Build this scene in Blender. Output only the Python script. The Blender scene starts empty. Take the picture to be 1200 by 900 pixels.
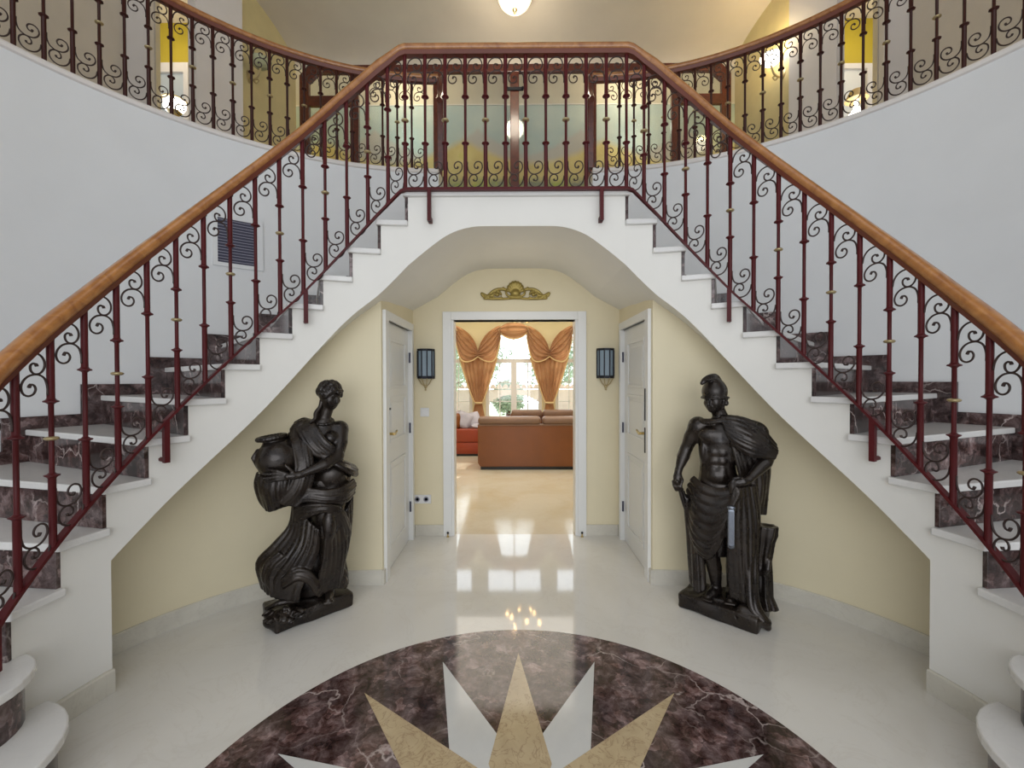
import bpy, bmesh, math, random
import numpy as np
from mathutils import Vector, Matrix, noise as mnoise
random.seed(4)
rng = np.random.default_rng(7)
S = bpy.context.scene
COL = S.collection
PI = math.pi
rad = math.radians

# ------------------------------------------------------------------ materials
def new_mat(name):
    m = bpy.data.materials.new(name); m.use_nodes = True
    nt = m.node_tree; b = nt.nodes['Principled BSDF']
    return m, nt, b
def N(nt, t, **k):
    n = nt.nodes.new(t)
    for a, v in k.items(): setattr(n, a, v)
    return n
def coords(nt, scale=(1, 1, 1), loc=(0, 0, 0)):
    tc = N(nt, 'ShaderNodeTexCoord'); mp = N(nt, 'ShaderNodeMapping')
    mp.inputs['Scale'].default_value = scale; mp.inputs['Location'].default_value = loc
    nt.links.new(tc.outputs['Object'], mp.inputs['Vector'])
    return mp.outputs['Vector']
def noise(nt, vec, scale, detail=4, rough=.55, dist=0):
    n = N(nt, 'ShaderNodeTexNoise'); nt.links.new(vec, n.inputs['Vector'])
    n.inputs['Scale'].default_value = scale; n.inputs['Detail'].default_value = detail
    n.inputs['Roughness'].default_value = rough; n.inputs['Distortion'].default_value = dist
    return n.outputs['Fac']
def ramp(nt, fac, stops, interp='LINEAR'):
    r = N(nt, 'ShaderNodeValToRGB'); r.color_ramp.interpolation = interp
    el = r.color_ramp.elements
    while len(el) < len(stops): el.new(.5)
    for e, (p, c) in zip(el, stops):
        e.position = p; e.color = (*c, 1) if len(c) == 3 else c
    nt.links.new(fac, r.inputs['Fac'])
    return r.outputs['Color']
def mix(nt, fac, a, b, mode='MIX'):
    m = N(nt, 'ShaderNodeMix', data_type='RGBA', blend_type=mode)
    if isinstance(fac, (int, float)): m.inputs['Factor'].default_value = fac
    else: nt.links.new(fac, m.inputs['Factor'])
    for s, v in (('A', a), ('B', b)):
        i = [x for x in m.inputs if x.name == s and x.type == 'RGBA'][0]
        if isinstance(v, tuple): i.default_value = (*v, 1)
        else: nt.links.new(v, i)
    return [o for o in m.outputs if o.type == 'RGBA'][0]
def bump(nt, b, h, strength=.2, dist=.01):
    n = N(nt, 'ShaderNodeBump'); n.inputs['Strength'].default_value = strength
    n.inputs['Distance'].default_value = dist
    nt.links.new(h, n.inputs['Height']); nt.links.new(n.outputs['Normal'], b.inputs['Normal'])
def plain(name, col, rough=.5, metal=0, bumpy=0, var=.06, spec=.5, coat=0):
    m, nt, b = new_mat(name)
    v = coords(nt); f = noise(nt, v, 3, 5)
    c2 = tuple(max(0, x * (1 - var)) for x in col); c3 = tuple(min(1, x * (1 + var)) for x in col)
    nt.links.new(ramp(nt, f, [(.3, c2), (.7, c3)]), b.inputs['Base Color'])
    b.inputs['Roughness'].default_value = rough; b.inputs['Metallic'].default_value = metal
    b.inputs['Specular IOR Level'].default_value = spec
    if coat: b.inputs['Coat Weight'].default_value = coat; b.inputs['Coat Roughness'].default_value = .1
    if bumpy: bump(nt, b, noise(nt, v, 90, 3), bumpy, .004)
    return m
def emissive(name, col, strength, base=None):
    m, nt, b = new_mat(name)
    b.inputs['Base Color'].default_value = (*(base or col), 1)
    b.inputs['Emission Color'].default_value = (*col, 1); b.inputs['Emission Strength'].default_value = strength
    v = coords(nt); f = noise(nt, v, 8, 2)
    nt.links.new(ramp(nt, f, [(.2, tuple(x * .93 for x in col)), (.8, col)]), b.inputs['Emission Color'])
    return m
def marble(name, base, vein, cloud, scale=1, rough=.1, veinw=.02, amount=.6):
    m, nt, b = new_mat(name)
    v = coords(nt)
    c = ramp(nt, noise(nt, v, 1.6 * scale, 8, .6, .6), [(.3, cloud), (.6, base)])
    n2 = noise(nt, v, 2.6 * scale, 6, .6, 1.4)
    s = N(nt, 'ShaderNodeMath', operation='SUBTRACT'); nt.links.new(n2, s.inputs[0]); s.inputs[1].default_value = .5
    a = N(nt, 'ShaderNodeMath', operation='ABSOLUTE'); nt.links.new(s.outputs[0], a.inputs[0])
    vf = ramp(nt, a.outputs[0], [(0, (amount,) * 3), (veinw, (0, 0, 0))])
    nt.links.new(mix(nt, vf, c, vein), b.inputs['Base Color'])
    b.inputs['Roughness'].default_value = rough
    return m
def emperador(name, rough=.09, k=1):
    m, nt, b = new_mat(name)
    v = coords(nt)
    fine = ramp(nt, noise(nt, v, 13, 10, .72, .5), [(.34, (.020 * k, .009 * k, .008 * k)), (.46, (.085 * k, .050 * k, .046 * k)), (.56, (.17 * k, .125 * k, .125 * k)), (.70, (.34 * k, .28 * k, .28 * k))])
    big = ramp(nt, noise(nt, v, 3.2, 5, .6, .8), [(.35, (.42, .38, .38)), (.65, (1.25, 1.2, 1.2))])
    c = mix(nt, 1.0, fine, big, 'MULTIPLY')
    vs_ = N(nt, 'ShaderNodeTexVoronoi'); vs_.inputs['Scale'].default_value = 20; vm0 = N(nt, 'ShaderNodeVectorMath', operation='ADD'); wn0 = N(nt, 'ShaderNodeTexNoise'); wn0.inputs['Scale'].default_value = 16
    nt.links.new(v, wn0.inputs['Vector']); sc0 = N(nt, 'ShaderNodeVectorMath', operation='SCALE'); sc0.inputs['Scale'].default_value = .12; nt.links.new(wn0.outputs['Color'], sc0.inputs[0])
    nt.links.new(v, vm0.inputs[0]); nt.links.new(sc0.outputs[0], vm0.inputs[1]); nt.links.new(vm0.outputs[0], vs_.inputs['Vector'])
    sepc = N(nt, 'ShaderNodeSeparateColor'); nt.links.new(vs_.outputs['Color'], sepc.inputs[0])
    c = mix(nt, .75, c, ramp(nt, sepc.outputs[0], [(0, (.45, .38, .36)), (.55, (.95, .92, .90)), (1, (1.9, 1.8, 1.75))]), 'MULTIPLY')
    # thin pale veins
    vo = N(nt, 'ShaderNodeTexVoronoi', feature='DISTANCE_TO_EDGE')
    wn = N(nt, 'ShaderNodeTexNoise'); nt.links.new(v, wn.inputs['Vector']); wn.inputs['Scale'].default_value = 4; wn.inputs['Detail'].default_value = 5
    vm = N(nt, 'ShaderNodeVectorMath', operation='ADD'); nt.links.new(v, vm.inputs[0])
    sc = N(nt, 'ShaderNodeVectorMath', operation='SCALE'); nt.links.new(wn.outputs['Color'], sc.inputs[0]); sc.inputs['Scale'].default_value = .45
    nt.links.new(sc.outputs[0], vm.inputs[1]); nt.links.new(vm.outputs[0], vo.inputs['Vector']); vo.inputs['Scale'].default_value = 3.4
    line = ramp(nt, vo.outputs['Distance'], [(0, (1, 1, 1)), (.022, (0, 0, 0))])
    gate = ramp(nt, noise(nt, v, 2.3, 3), [(.47, (0, 0, 0)), (.60, (1, 1, 1))])
    fac = mix(nt, 1.0, line, gate, 'MULTIPLY')
    c = mix(nt, fac, c, (.55, .46, .44))
    nt.links.new(c, b.inputs['Base Color'])
    b.inputs['Roughness'].default_value = rough
    return m
def wood(name, dark, light, rough=.25, coat=.5, scale=(3, 3, 3)):
    m, nt, b = new_mat(name)
    v = coords(nt, scale)
    f = noise(nt, v, 6, 6, .6, .8)
    nt.links.new(ramp(nt, f, [(.3, dark), (.7, light)]), b.inputs['Base Color'])
    b.inputs['Roughness'].default_value = rough
    b.inputs['Coat Weight'].default_value = coat; b.inputs['Coat Roughness'].default_value = .15
    return m

M = {}
M['wall_white'] = plain('upper wall paint', (.70, .712, .72), .65, bumpy=.06, var=.02)
M['wall_cream'] = plain('cream wall paint', (.76, .68, .48), .6, bumpy=.06, var=.02)
M['body'] = plain('stair body paint', (.79, .775, .73), .6, bumpy=.06, var=.02)
M['ceiling'] = plain('ceiling paint', (.66, .59, .48), .7, bumpy=.05, var=.03)
M['gallery_wall'] = plain('gallery yellow wash', (.66, .56, .29), .7, var=.08)
M['gallery_grey'] = plain('gallery greige paint', (.60, .54, .45), .7, var=.05)
M['pilaster'] = plain('pilaster paint', (.72, .68, .65), .6, var=.03)
M['strong_yellow'] = plain('strong yellow paint', (.50, .38, .025), .65, var=.08)
M['trim'] = plain('white gloss trim', (.78, .78, .76), .35, var=.02)
M['door'] = plain('white door paint', (.76, .76, .75), .3, var=.02)
M['floor'] = marble('polished cream marble', (.74, .72, .68), (.58, .54, .48), (.68, .655, .61), 1.0, .055, .015, .22)
M['skirt_cream'] = marble('cream marble skirting', (.66, .63, .55), (.5, .46, .4), (.58, .55, .48), 2.5, .25, .02, .3)
M['tread'] = marble('white marble tread', (.74, .73, .71), (.6, .58, .56), (.68, .67, .66), 2, .15, .015, .25)
M['dark'] = emperador('dark brown marble')
M['riser'] = emperador('dark brown marble riser', .12, .75)
M['tan'] = marble('tan veined marble', (.56, .44, .27), (.24, .14, .07), (.46, .35, .21), 4.5, .1, .02, .6)
M['white_inlay'] = marble('white inlay marble', (.66, .66, .64), (.55, .55, .54), (.60, .60, .59), 2, .1, .01, .15)
M['iron'] = plain('wine painted iron', (.078, .008, .010), .42, .0, var=.25, spec=.25)
M['gal_iron'] = plain('dark brown painted iron', (.045, .012, .009), .42, .0, var=.25, spec=.25)
M['scroll'] = plain('dark bronze iron', (.045, .027, .024), .42, .3, var=.25)
M['brass_ring'] = plain('aged brass', (.50, .40, .22), .35, .75, var=.15)
M['brass'] = plain('polished brass', (.60, .46, .20), .25, .9)
M['rail_wood'] = wood('honey handrail wood', (.25, .085, .018), (.46, .20, .055), .28)
M['rail_under'] = plain('mahogany rail base', (.13, .028, .012), .35, var=.2)
M['mahogany'] = wood('dark mahogany', (.06, .010, .005), (.13, .022, .010), .3)
M['steel'] = plain('polished dark steel', (.20, .22, .26), .16, .9)
M['gold'] = plain('gilded plaster', (.33, .25, .07), .42, .55, var=.2)
M['black_iron'] = plain('black lantern iron', (.012, .014, .022), .4, .4)
M['black'] = plain('black plastic', (.01, .01, .01), .4)
M['plastic'] = plain('white plastic', (.75, .75, .75), .35)
M['slat'] = plain('grey louvre edge', (.30, .30, .36), .5)
M['vent'] = plain('dark louvre metal', (.05, .05, .085), .45, .3)
M['sofa_back'] = plain('orange brown leather', (.19, .058, .010), .38, bumpy=.15, var=.1)
M['sofa_cushion'] = plain('taupe leather', (.20, .115, .075), .42, bumpy=.15, var=.12)
M['red_leather'] = plain('red brown leather', (.27, .035, .008), .35, bumpy=.15, var=.12)
M['pillow'] = plain('lilac grey satin', (.42, .40, .47), .4, var=.25)
M['tilecoping'] = plain('terracotta coping', (.80, .60, .54), .8, var=.2)
M['fence'] = plain('pink garden render', (.86, .70, .68), .9, var=.06)
M['grass'] = plain('sunlit lawn', (.60, .68, .52), .9, var=.3)
M['living_wall'] = plain('living room cream paint', (.80, .73, .46), .7, var=.02)
M['living_floor'] = marble('warm cream marble', (.64, .59, .48), (.5, .42, .3), (.58, .50, .36), 1, .12, .012, .25)

def bronze():
    m, nt, b = new_mat('dark patinated bronze')
    v = coords(nt)
    nt.links.new(ramp(nt, noise(nt, v, 7, 6), [(.3, (.011, .008, .008)), (.7, (.034, .024, .017))]), b.inputs['Base Color'])
    b.inputs['Metallic'].default_value = .5; b.inputs['Specular IOR Level'].default_value = .8
    nt.links.new(ramp(nt, noise(nt, v, 14, 4), [(.3, (.20,) * 3), (.7, (.36,) * 3)]), b.inputs['Roughness'])
    bump(nt, b, noise(nt, v, 60, 4), .12, .004)
    return m
M['bronze'] = bronze()
def curtain_mat():
    m, nt, b = new_mat('amber silk')
    v = coords(nt)
    c = ramp(nt, noise(nt, v, 5, 4), [(.3, (.34, .15, .065)), (.7, (.52, .29, .145))])
    nt.links.new(c, b.inputs['Base Color']); b.inputs['Roughness'].default_value = .42
    b.inputs['Sheen Weight'].default_value = .3
    tr = N(nt, 'ShaderNodeBsdfTranslucent'); tr.inputs['Color'].default_value = (.62, .33, .15, 1)
    mx = N(nt, 'ShaderNodeMixShader'); mx.inputs[0].default_value = .35
    out = nt.nodes['Material Output']
    nt.links.new(b.outputs[0], mx.inputs[1]); nt.links.new(tr.outputs[0], mx.inputs[2]); nt.links.new(mx.outputs[0], out.inputs['Surface'])
    return m
M['curtain'] = curtain_mat()
M['fringe'] = plain('pale gold fringe', (.70, .52, .26), .5, var=.1)
def glass(name, tint=(1, 1, 1), rough=.02, alpha=.12):
    m, nt, b = new_mat(name)
    tr = N(nt, 'ShaderNodeBsdfTransparent'); tr.inputs['Color'].default_value = (*tint, 1)
    gl = N(nt, 'ShaderNodeBsdfGlossy'); gl.inputs['Roughness'].default_value = rough
    fr = N(nt, 'ShaderNodeFresnel'); fr.inputs['IOR'].default_value = 1.35
    ad = N(nt, 'ShaderNodeMath', operation='ADD'); nt.links.new(fr.outputs[0], ad.inputs[0]); ad.inputs[1].default_value = alpha * .3
    mx = N(nt, 'ShaderNodeMixShader'); nt.links.new(ad.outputs[0], mx.inputs[0])
    nt.links.new(tr.outputs[0], mx.inputs[1]); nt.links.new(gl.outputs[0], mx.inputs[2])
    nt.links.new(mx.outputs[0], nt.nodes['Material Output'].inputs['Surface'])
    return m
M['pane'] = glass('clear window glass', (.97, .98, .98))
M['screen_glass'] = glass('screen glass', (.93, .95, .94), .06, .05)
M['lantern_glass'] = plain('pale blue lantern glass', (.30, .38, .45), .1, var=.1)
M['lamp_on'] = emissive('lit alabaster glass', (1, .90, .70), .95)
M['lamp_hot'] = emissive('bright lit glass', (1, .93, .80), 7)
M['lamp_off'] = plain('frosted green glass', (.42, .43, .27), .25)
M['bulb'] = emissive('chandelier bulb', (1, .62, .25), 60)
def foliage():
    m, nt, b = new_mat('garden leaves')
    v = coords(nt)
    nt.links.new(ramp(nt, noise(nt, v, 5, 5), [(.3, (.34, .46, .34)), (.7, (.62, .74, .60))]), b.inputs['Base Color'])
    b.inputs['Roughness'].default_value = .7
    return m
M['leaf'] = foliage()
def mural_mat(z0=4.2, z1=5.48):
    m, nt, b = new_mat('landscape mural paint')
    tc = N(nt, 'ShaderNodeTexCoord'); sp = N(nt, 'ShaderNodeSeparateXYZ'); nt.links.new(tc.outputs['Object'], sp.inputs[0])
    v = coords(nt)
    def math_(op, a, b_=None):
        n = N(nt, 'ShaderNodeMath', operation=op)
        for i, q in enumerate((a, b_)):
            if q is None: continue
            if isinstance(q, (int, float)): n.inputs[i].default_value = q
            else: nt.links.new(q, n.inputs[i])
        return n.outputs[0]
    X, Z = sp.outputs['X'], sp.outputs['Z']
    sky = ramp(nt, noise(nt, v, 2.2, 4), [(.35, (.42, .50, .51)), (.65, (.52, .57, .54))])
    # mountain ridge
    w = math_('ABSOLUTE', math_('SINE', math_('MULTIPLY', math_('ADD', X, .55), 2.05)))
    ridge = math_('SUBTRACT', 5.10, math_('MULTIPLY', w, .36))
    rn = math_('ADD', ridge, math_('MULTIPLY', noise(nt, v, 3, 5), .12))
    f1 = math_('MULTIPLY', math_('SUBTRACT', rn, Z), 14)
    cl = N(nt, 'ShaderNodeClamp'); nt.links.new(f1, cl.inputs[0])
    c = mix(nt, cl.outputs[0], sky, (.50, .46, .44))
    hill = math_('SUBTRACT', 4.98, math_('MULTIPLY', math_('ABSOLUTE', math_('SINE', math_('ADD', math_('MULTIPLY', X, 1.5), 1.15))), .34))
    f2 = math_('MULTIPLY', math_('SUBTRACT', math_('ADD', hill, math_('MULTIPLY', noise(nt, v, 4, 5), .10)), Z), 9)
    cl2 = N(nt, 'ShaderNodeClamp'); nt.links.new(f2, cl2.inputs[0])
    field = ramp(nt, noise(nt, v, 3.2, 5), [(.30, (.60, .44, .17)), (.6, (.70, .56, .24)), (.78, (.60, .55, .14))])
    c = mix(nt, cl2.outputs[0], c, field)
    f3 = math_('MULTIPLY', math_('SUBTRACT', math_('ADD', 4.26, math_('MULTIPLY', noise(nt, v, 5, 6), .34)), Z), 10)
    cl3 = N(nt, 'ShaderNodeClamp'); nt.links.new(f3, cl3.inputs[0])
    green = ramp(nt, noise(nt, v, 4, 3), [(.4, (.26, .27, .20)), (.62, (.50, .55, .04))])
    c = mix(nt, cl3.outputs[0], c, green)
    nt.links.new(c, b.inputs['Base Color']); b.inputs['Roughness'].default_value = .7
    return m
M['mural'] = mural_mat()

# ------------------------------------------------------------------ mesh helpers
class MB:
    def __init__(s): s.v = []; s.f = []; s.smooth = False
    def add(s, vs, fs):
        o = len(s.v); s.v += [tuple(map(float, p)) for p in vs]; s.f += [tuple(i + o for i in f) for f in fs]; return s
    def hexa(s, b, t):   # bottom 4 ccw, top 4 ccw
        return s.add(list(b) + list(t), [(3, 2, 1, 0), (4, 5, 6, 7), (0, 1, 5, 4), (1, 2, 6, 5), (2, 3, 7, 6), (3, 0, 4, 7)])
    def box(s, x0, x1, y0, y1, z0, z1):
        return s.hexa([(x0, y0, z0), (x1, y0, z0), (x1, y1, z0), (x0, y1, z0)], [(x0, y0, z1), (x1, y0, z1), (x1, y1, z1), (x0, y1, z1)])
    def obox(s, c, ax, half, z0, z1):   # horizontal axis angle ax
        ca, sa = math.cos(ax), math.sin(ax)
        q = [(-1, -1), (1, -1), (1, 1), (-1, 1)]
        P = [(c[0] + i * half[0] * ca - j * half[1] * sa, c[1] + i * half[0] * sa + j * half[1] * ca) for i, j in q]
        return s.hexa([(x, y, z0) for x, y in P], [(x, y, z1) for x, y in P])
    def prism(s, poly, z0, z1):   # poly ccw in xy
        n = len(poly)
        return s.add([(x, y, z0) for x, y in poly] + [(x, y, z1) for x, y in poly],
                     [tuple(range(n - 1, -1, -1)), tuple(range(n, 2 * n))] + [(i, (i + 1) % n, (i + 1) % n + n, i + n) for i in range(n)])
    def prism_xz(s, poly, y0, y1):   # poly ccw seen from -y
        n = len(poly)
        return s.add([(x, y0, z) for x, z in poly] + [(x, y1, z) for x, z in poly],
                     [tuple(range(n)), tuple(range(2 * n - 1, n - 1, -1))] + [((i + 1) % n, i, i + n, (i + 1) % n + n) for i in range(n)])
    def loft(s, rings, cap=True, closed=True):
        n = len(rings[0]); o = len(s.v)
        vs = [p for r in rings for p in r]; fs = []
        for k in range(len(rings) - 1):
            for i in range(n if closed else n - 1):
                j = (i + 1) % n
                fs.append((k * n + i, k * n + j, (k + 1) * n + j, (k + 1) * n + i))
        if cap: fs += [tuple(range(n - 1, -1, -1)), tuple(range((len(rings) - 1) * n, len(rings) * n))]
        return s.add(vs, fs)
    def lathe(s, prof, c=(0, 0, 0), n=20, cap=True):
        return s.loft([[(c[0] + r * math.cos(2 * PI * i / n), c[1] + r * math.sin(2 * PI * i / n), c[2] + z) for i in range(n)] for r, z in prof], cap)
    def tube(s, pts, r, n=6, cap=True):
        P = [Vector(p) for p in pts]; rs = r if isinstance(r, (list, tuple)) else [r] * len(P)
        rings = []; up = None
        for i, p in enumerate(P):
            t = (P[min(i + 1, len(P) - 1)] - P[max(i - 1, 0)]).normalized()
            if up is None:
                up = Vector((0, 0, 1)) if abs(t.z) < .9 else Vector((1, 0, 0))
            a = (up - t * up.dot(t)).normalized(); up = a; b = t.cross(a)
            rings.append([tuple(p + (a * math.cos(2 * PI * k / n) + b * math.sin(2 * PI * k / n)) * rs[i]) for k in range(n)])
        return s.loft(rings, cap)
    def sweep(s, path, prof, cap=True, closed_prof=True):
        # path of 3d points; prof = (side, up) offsets; vertical profile planes
        P = [Vector(p) for p in path]; rings = []
        for i, p in enumerate(P):
            d0 = (P[i] - P[i - 1]) if i else (P[1] - P[0]); d1 = (P[i + 1] - P[i]) if i < len(P) - 1 else d0
            d0 = Vector((d0.x, d0.y, 0)).normalized(); d1 = Vector((d1.x, d1.y, 0)).normalized()
            t = (d0 + d1).normalized(); k = 1 / max(.5, t.dot(d0))
            nrm = Vector((t.y, -t.x, 0)) * k
            rings.append([tuple(p + nrm * a + Vector((0, 0, b))) for a, b in prof])
        return s.loft(rings, cap, closed_prof)
    def grid(s, fn, nu, nv):
        vs = [fn(i / nu, j / nv) for i in range(nu + 1) for j in range(nv + 1)]
        return s.add(vs, [(i * (nv + 1) + j, (i + 1) * (nv + 1) + j, (i + 1) * (nv + 1) + j + 1, i * (nv + 1) + j + 1) for i in range(nu) for j in range(nv)])
    def sphere(s, c, r, n=10, sc=(1, 1, 1)):
        m = max(4, n // 2 + 1)
        vs = [(c[0], c[1], c[2] - r * sc[2])]
        for j in range(1, m):
            a = -PI / 2 + PI * j / m
            for i in range(n):
                b = 2 * PI * i / n; vs.append((c[0] + r * sc[0] * math.cos(a) * math.cos(b), c[1] + r * sc[1] * math.cos(a) * math.sin(b), c[2] + r * sc[2] * math.sin(a)))
        vs.append((c[0], c[1], c[2] + r * sc[2])); L = len(vs) - 1; fs = []
        for i in range(n):
            j = (i + 1) % n; fs.append((0, 1 + j, 1 + i)); fs.append((L, L - n + i, L - n + j))
            for k in range(m - 2): fs.append((1 + k * n + i, 1 + k * n + j, 1 + (k + 1) * n + j, 1 + (k + 1) * n + i))
        return s.add(vs, fs)

def link(name, me, mat, parent=None):
    o = bpy.data.objects.new(name, me); COL.objects.link(o)
    if mat is not None and not me.materials: me.materials.append(mat)
    if parent is not None: o.parent = parent
    return o
def world_loc(p):
    v = Vector((0, 0, 0))
    while p is not None: v += p.location; p = p.parent
    return v
def obj(name, mb, mat, parent=None, smooth=False, bevel=0, seg=2, local=False, fixn=True, angle=35):
    me = bpy.data.meshes.new(name)
    off = Vector((0, 0, 0)) if local else world_loc(parent)
    me.from_pydata([(x - off.x, y - off.y, z - off.z) for x, y, z in mb.v], [], mb.f)
    if fixn or bevel:
        bm = bmesh.new(); bm.from_mesh(me)
        if fixn: bmesh.ops.recalc_face_normals(bm, faces=bm.faces)
        if bevel:
            es = [e for e in bm.edges if len(e.link_faces) == 2 and e.calc_face_angle(0) > rad(50)]
            bmesh.ops.bevel(bm, geom=es, offset=bevel, segments=seg, affect='EDGES', profile=.5, clamp_overlap=True)
        bm.to_mesh(me); bm.free()
    if smooth:
        me.shade_smooth()
        if angle < 180: me.set_sharp_from_angle(angle=rad(angle))
    return link(name, me, mat, parent)
def tag(o, label, cat, group=None):
    o['label'] = label; o['category'] = cat
    if group: o['group'] = group
    return o
def thing(name, label, cat, loc=(0, 0, 0), rz=0, group=None):
    o = bpy.data.objects.new(name, None); COL.objects.link(o); o.location = loc; o.rotation_euler = (0, 0, rz)
    o.empty_display_size = .1
    return tag(o, label, cat, group)
def struct(name, mb, mat, **k):
    o = obj(name, mb, mat, **k); o['kind'] = 'structure'; return o
def sstruct(name, loc):
    o = bpy.data.objects.new(name, None); COL.objects.link(o); o.location = loc; o['kind'] = 'structure'; return o
def copy_tree(o, parent=None):
    c = o.copy(); COL.objects.link(c)
    if parent is not None: c.parent = parent
    for ch in o.children: copy_tree(ch, c)
    return c

def catmull(P, n=6):
    P = [np.array(p, float) for p in P]; out = []
    Q = [2 * P[0] - P[1]] + P + [2 * P[-1] - P[-2]]
    for i in range(1, len(Q) - 2):
        for j in range(n):
            t = j / n; a, b, c_, d = Q[i - 1], Q[i], Q[i + 1], Q[i + 2]
            out.append(.5 * ((2 * b) + (-a + c_) * t + (2 * a - 5 * b + 4 * c_ - d) * t * t + (-a + 3 * b - 3 * c_ + d) * t ** 3))
    out.append(P[-1]); return out
# ------------------------------------------------------------------ camera
H = 1.43
f_, yaw, pitch, roll = 510.56, .0049, -.0114, -.0028
c, s = math.cos(yaw), math.sin(yaw); A = Matrix(((c, s, 0), (-s, c, 0), (0, 0, 1)))
c, s = math.cos(pitch), math.sin(pitch); B = Matrix(((1, 0, 0), (0, c, s), (0, -s, c)))
MT = (B @ A).transposed()
c, s = math.cos(roll), math.sin(roll)
right = MT @ Vector((c, 0, s)); up = MT @ Vector((-s, 0, c)); back = MT @ Vector((0, -1, 0))
cam = bpy.data.cameras.new('camera'); co = bpy.data.objects.new('camera', cam); COL.objects.link(co)
R3 = Matrix((right, up, back)).transposed()
co.matrix_world = Matrix.Translation((-.0186, 0, H)) @ R3.to_4x4()
cam.sensor_fit = 'HORIZONTAL'; cam.sensor_width = 36; cam.lens = f_ / 1200 * 36; cam.clip_start = .05; cam.clip_end = 200
S.camera = co

# ------------------------------------------------------------------ geometry constants
CX, CY, RI, RO, RISE, DT = .7125, 1.6729, 1.1974, 2.375, .1899, 8.4334
ZG = 3.375                # gallery floor
ZL = 14 * RISE            # landing
SHELL = [14.85, 24.3, 46.75, 69.7, 81.1, 90]
SHZ = [.602, .775, 1.21, 1.774, 1.99, 2.18]
ZBC = np.array(catmull(list(zip(SHELL, SHZ)), 8))
def zb(th): return float(np.interp(th, ZBC[:, 0], ZBC[:, 1]))
def pt(sg, th, r): return (sg * (CX + r * math.cos(rad(th))), CY + r * math.sin(rad(th)))
def th_of(k): return 90 - DT * (14 - k)

# ------------------------------------------------------------------ floor
fl = MB(); fl.box(-4.6, 4.6, -3.5, 4.0, -.1, 0); struct('floor', fl, M['floor'])
fl = MB(); fl.box(-4.6, 4.6, 4.0, 9.35, -.1, 0); struct('floor_living', fl, M['living_floor'])
# medallion
mc = (0, 1.2602)
med = thing('floor_medallion', 'round dark brown marble medallion with a tan and white star set in the hall floor', 'floor inlay', (mc[0], mc[1], 0))
p = MB(); p.prism([(mc[0] + 1.2066 * math.cos(2 * PI * i / 128), mc[1] + 1.2066 * math.sin(2 * PI * i / 128)) for i in range(128)], -.0005, .0012)
obj('marble_disc', p, M['dark'], med)
for k in range(16):
    a = rad(22.5 * k)
    tip = 1.0 if k % 2 else .9945
    u = (math.sin(a), math.cos(a)); v = (math.cos(a), -math.sin(a)); hw = .178
    z1 = .0022 if k % 2 else .0032
    if k % 2:
        poly = [(mc[0] + u[0] * tip, mc[1] + u[1] * tip), (mc[0] + v[0] * .19 + 0, mc[1] + v[1] * .19), (mc[0] - v[0] * .19, mc[1] - v[1] * .19)]
        poly = [(mc[0] + u[0] * tip, mc[1] + u[1] * tip)] + [(mc[0] + u[0] * .25 + sg * v[0] * .14, mc[1] + u[1] * .25 + sg * v[1] * .14) for sg in (1, -1)]
    else:
        d = .45
        poly = [(mc[0] + u[0] * tip, mc[1] + u[1] * tip)] + [(mc[0] + u[0] * d + v[0] * hw * (tip - d) / tip * 1.0, mc[1] + u[1] * d + v[1] * hw * (tip - d) / tip)]
        d2 = .34; w2 = d2 * math.tan(rad(22.5)); w2 = min(w2, hw * (tip - d2) / tip)
        poly += [(mc[0] + u[0] * d2 + v[0] * w2, mc[1] + u[1] * d2 + v[1] * w2), mc, (mc[0] + u[0] * d2 - v[0] * w2, mc[1] + u[1] * d2 - v[1] * w2),
                 (mc[0] + u[0] * d - v[0] * hw * (tip - d) / tip, mc[1] + u[1] * d - v[1] * hw * (tip - d) / tip)]
    p = MB(); p.prism(poly[::-1], .001, z1)
    o = obj('star_point', p, M['white_inlay'] if k % 2 else M['tan'], med)
    o['label'] = 'white marble star point' if k % 2 else 'tan veined marble star point'

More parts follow.
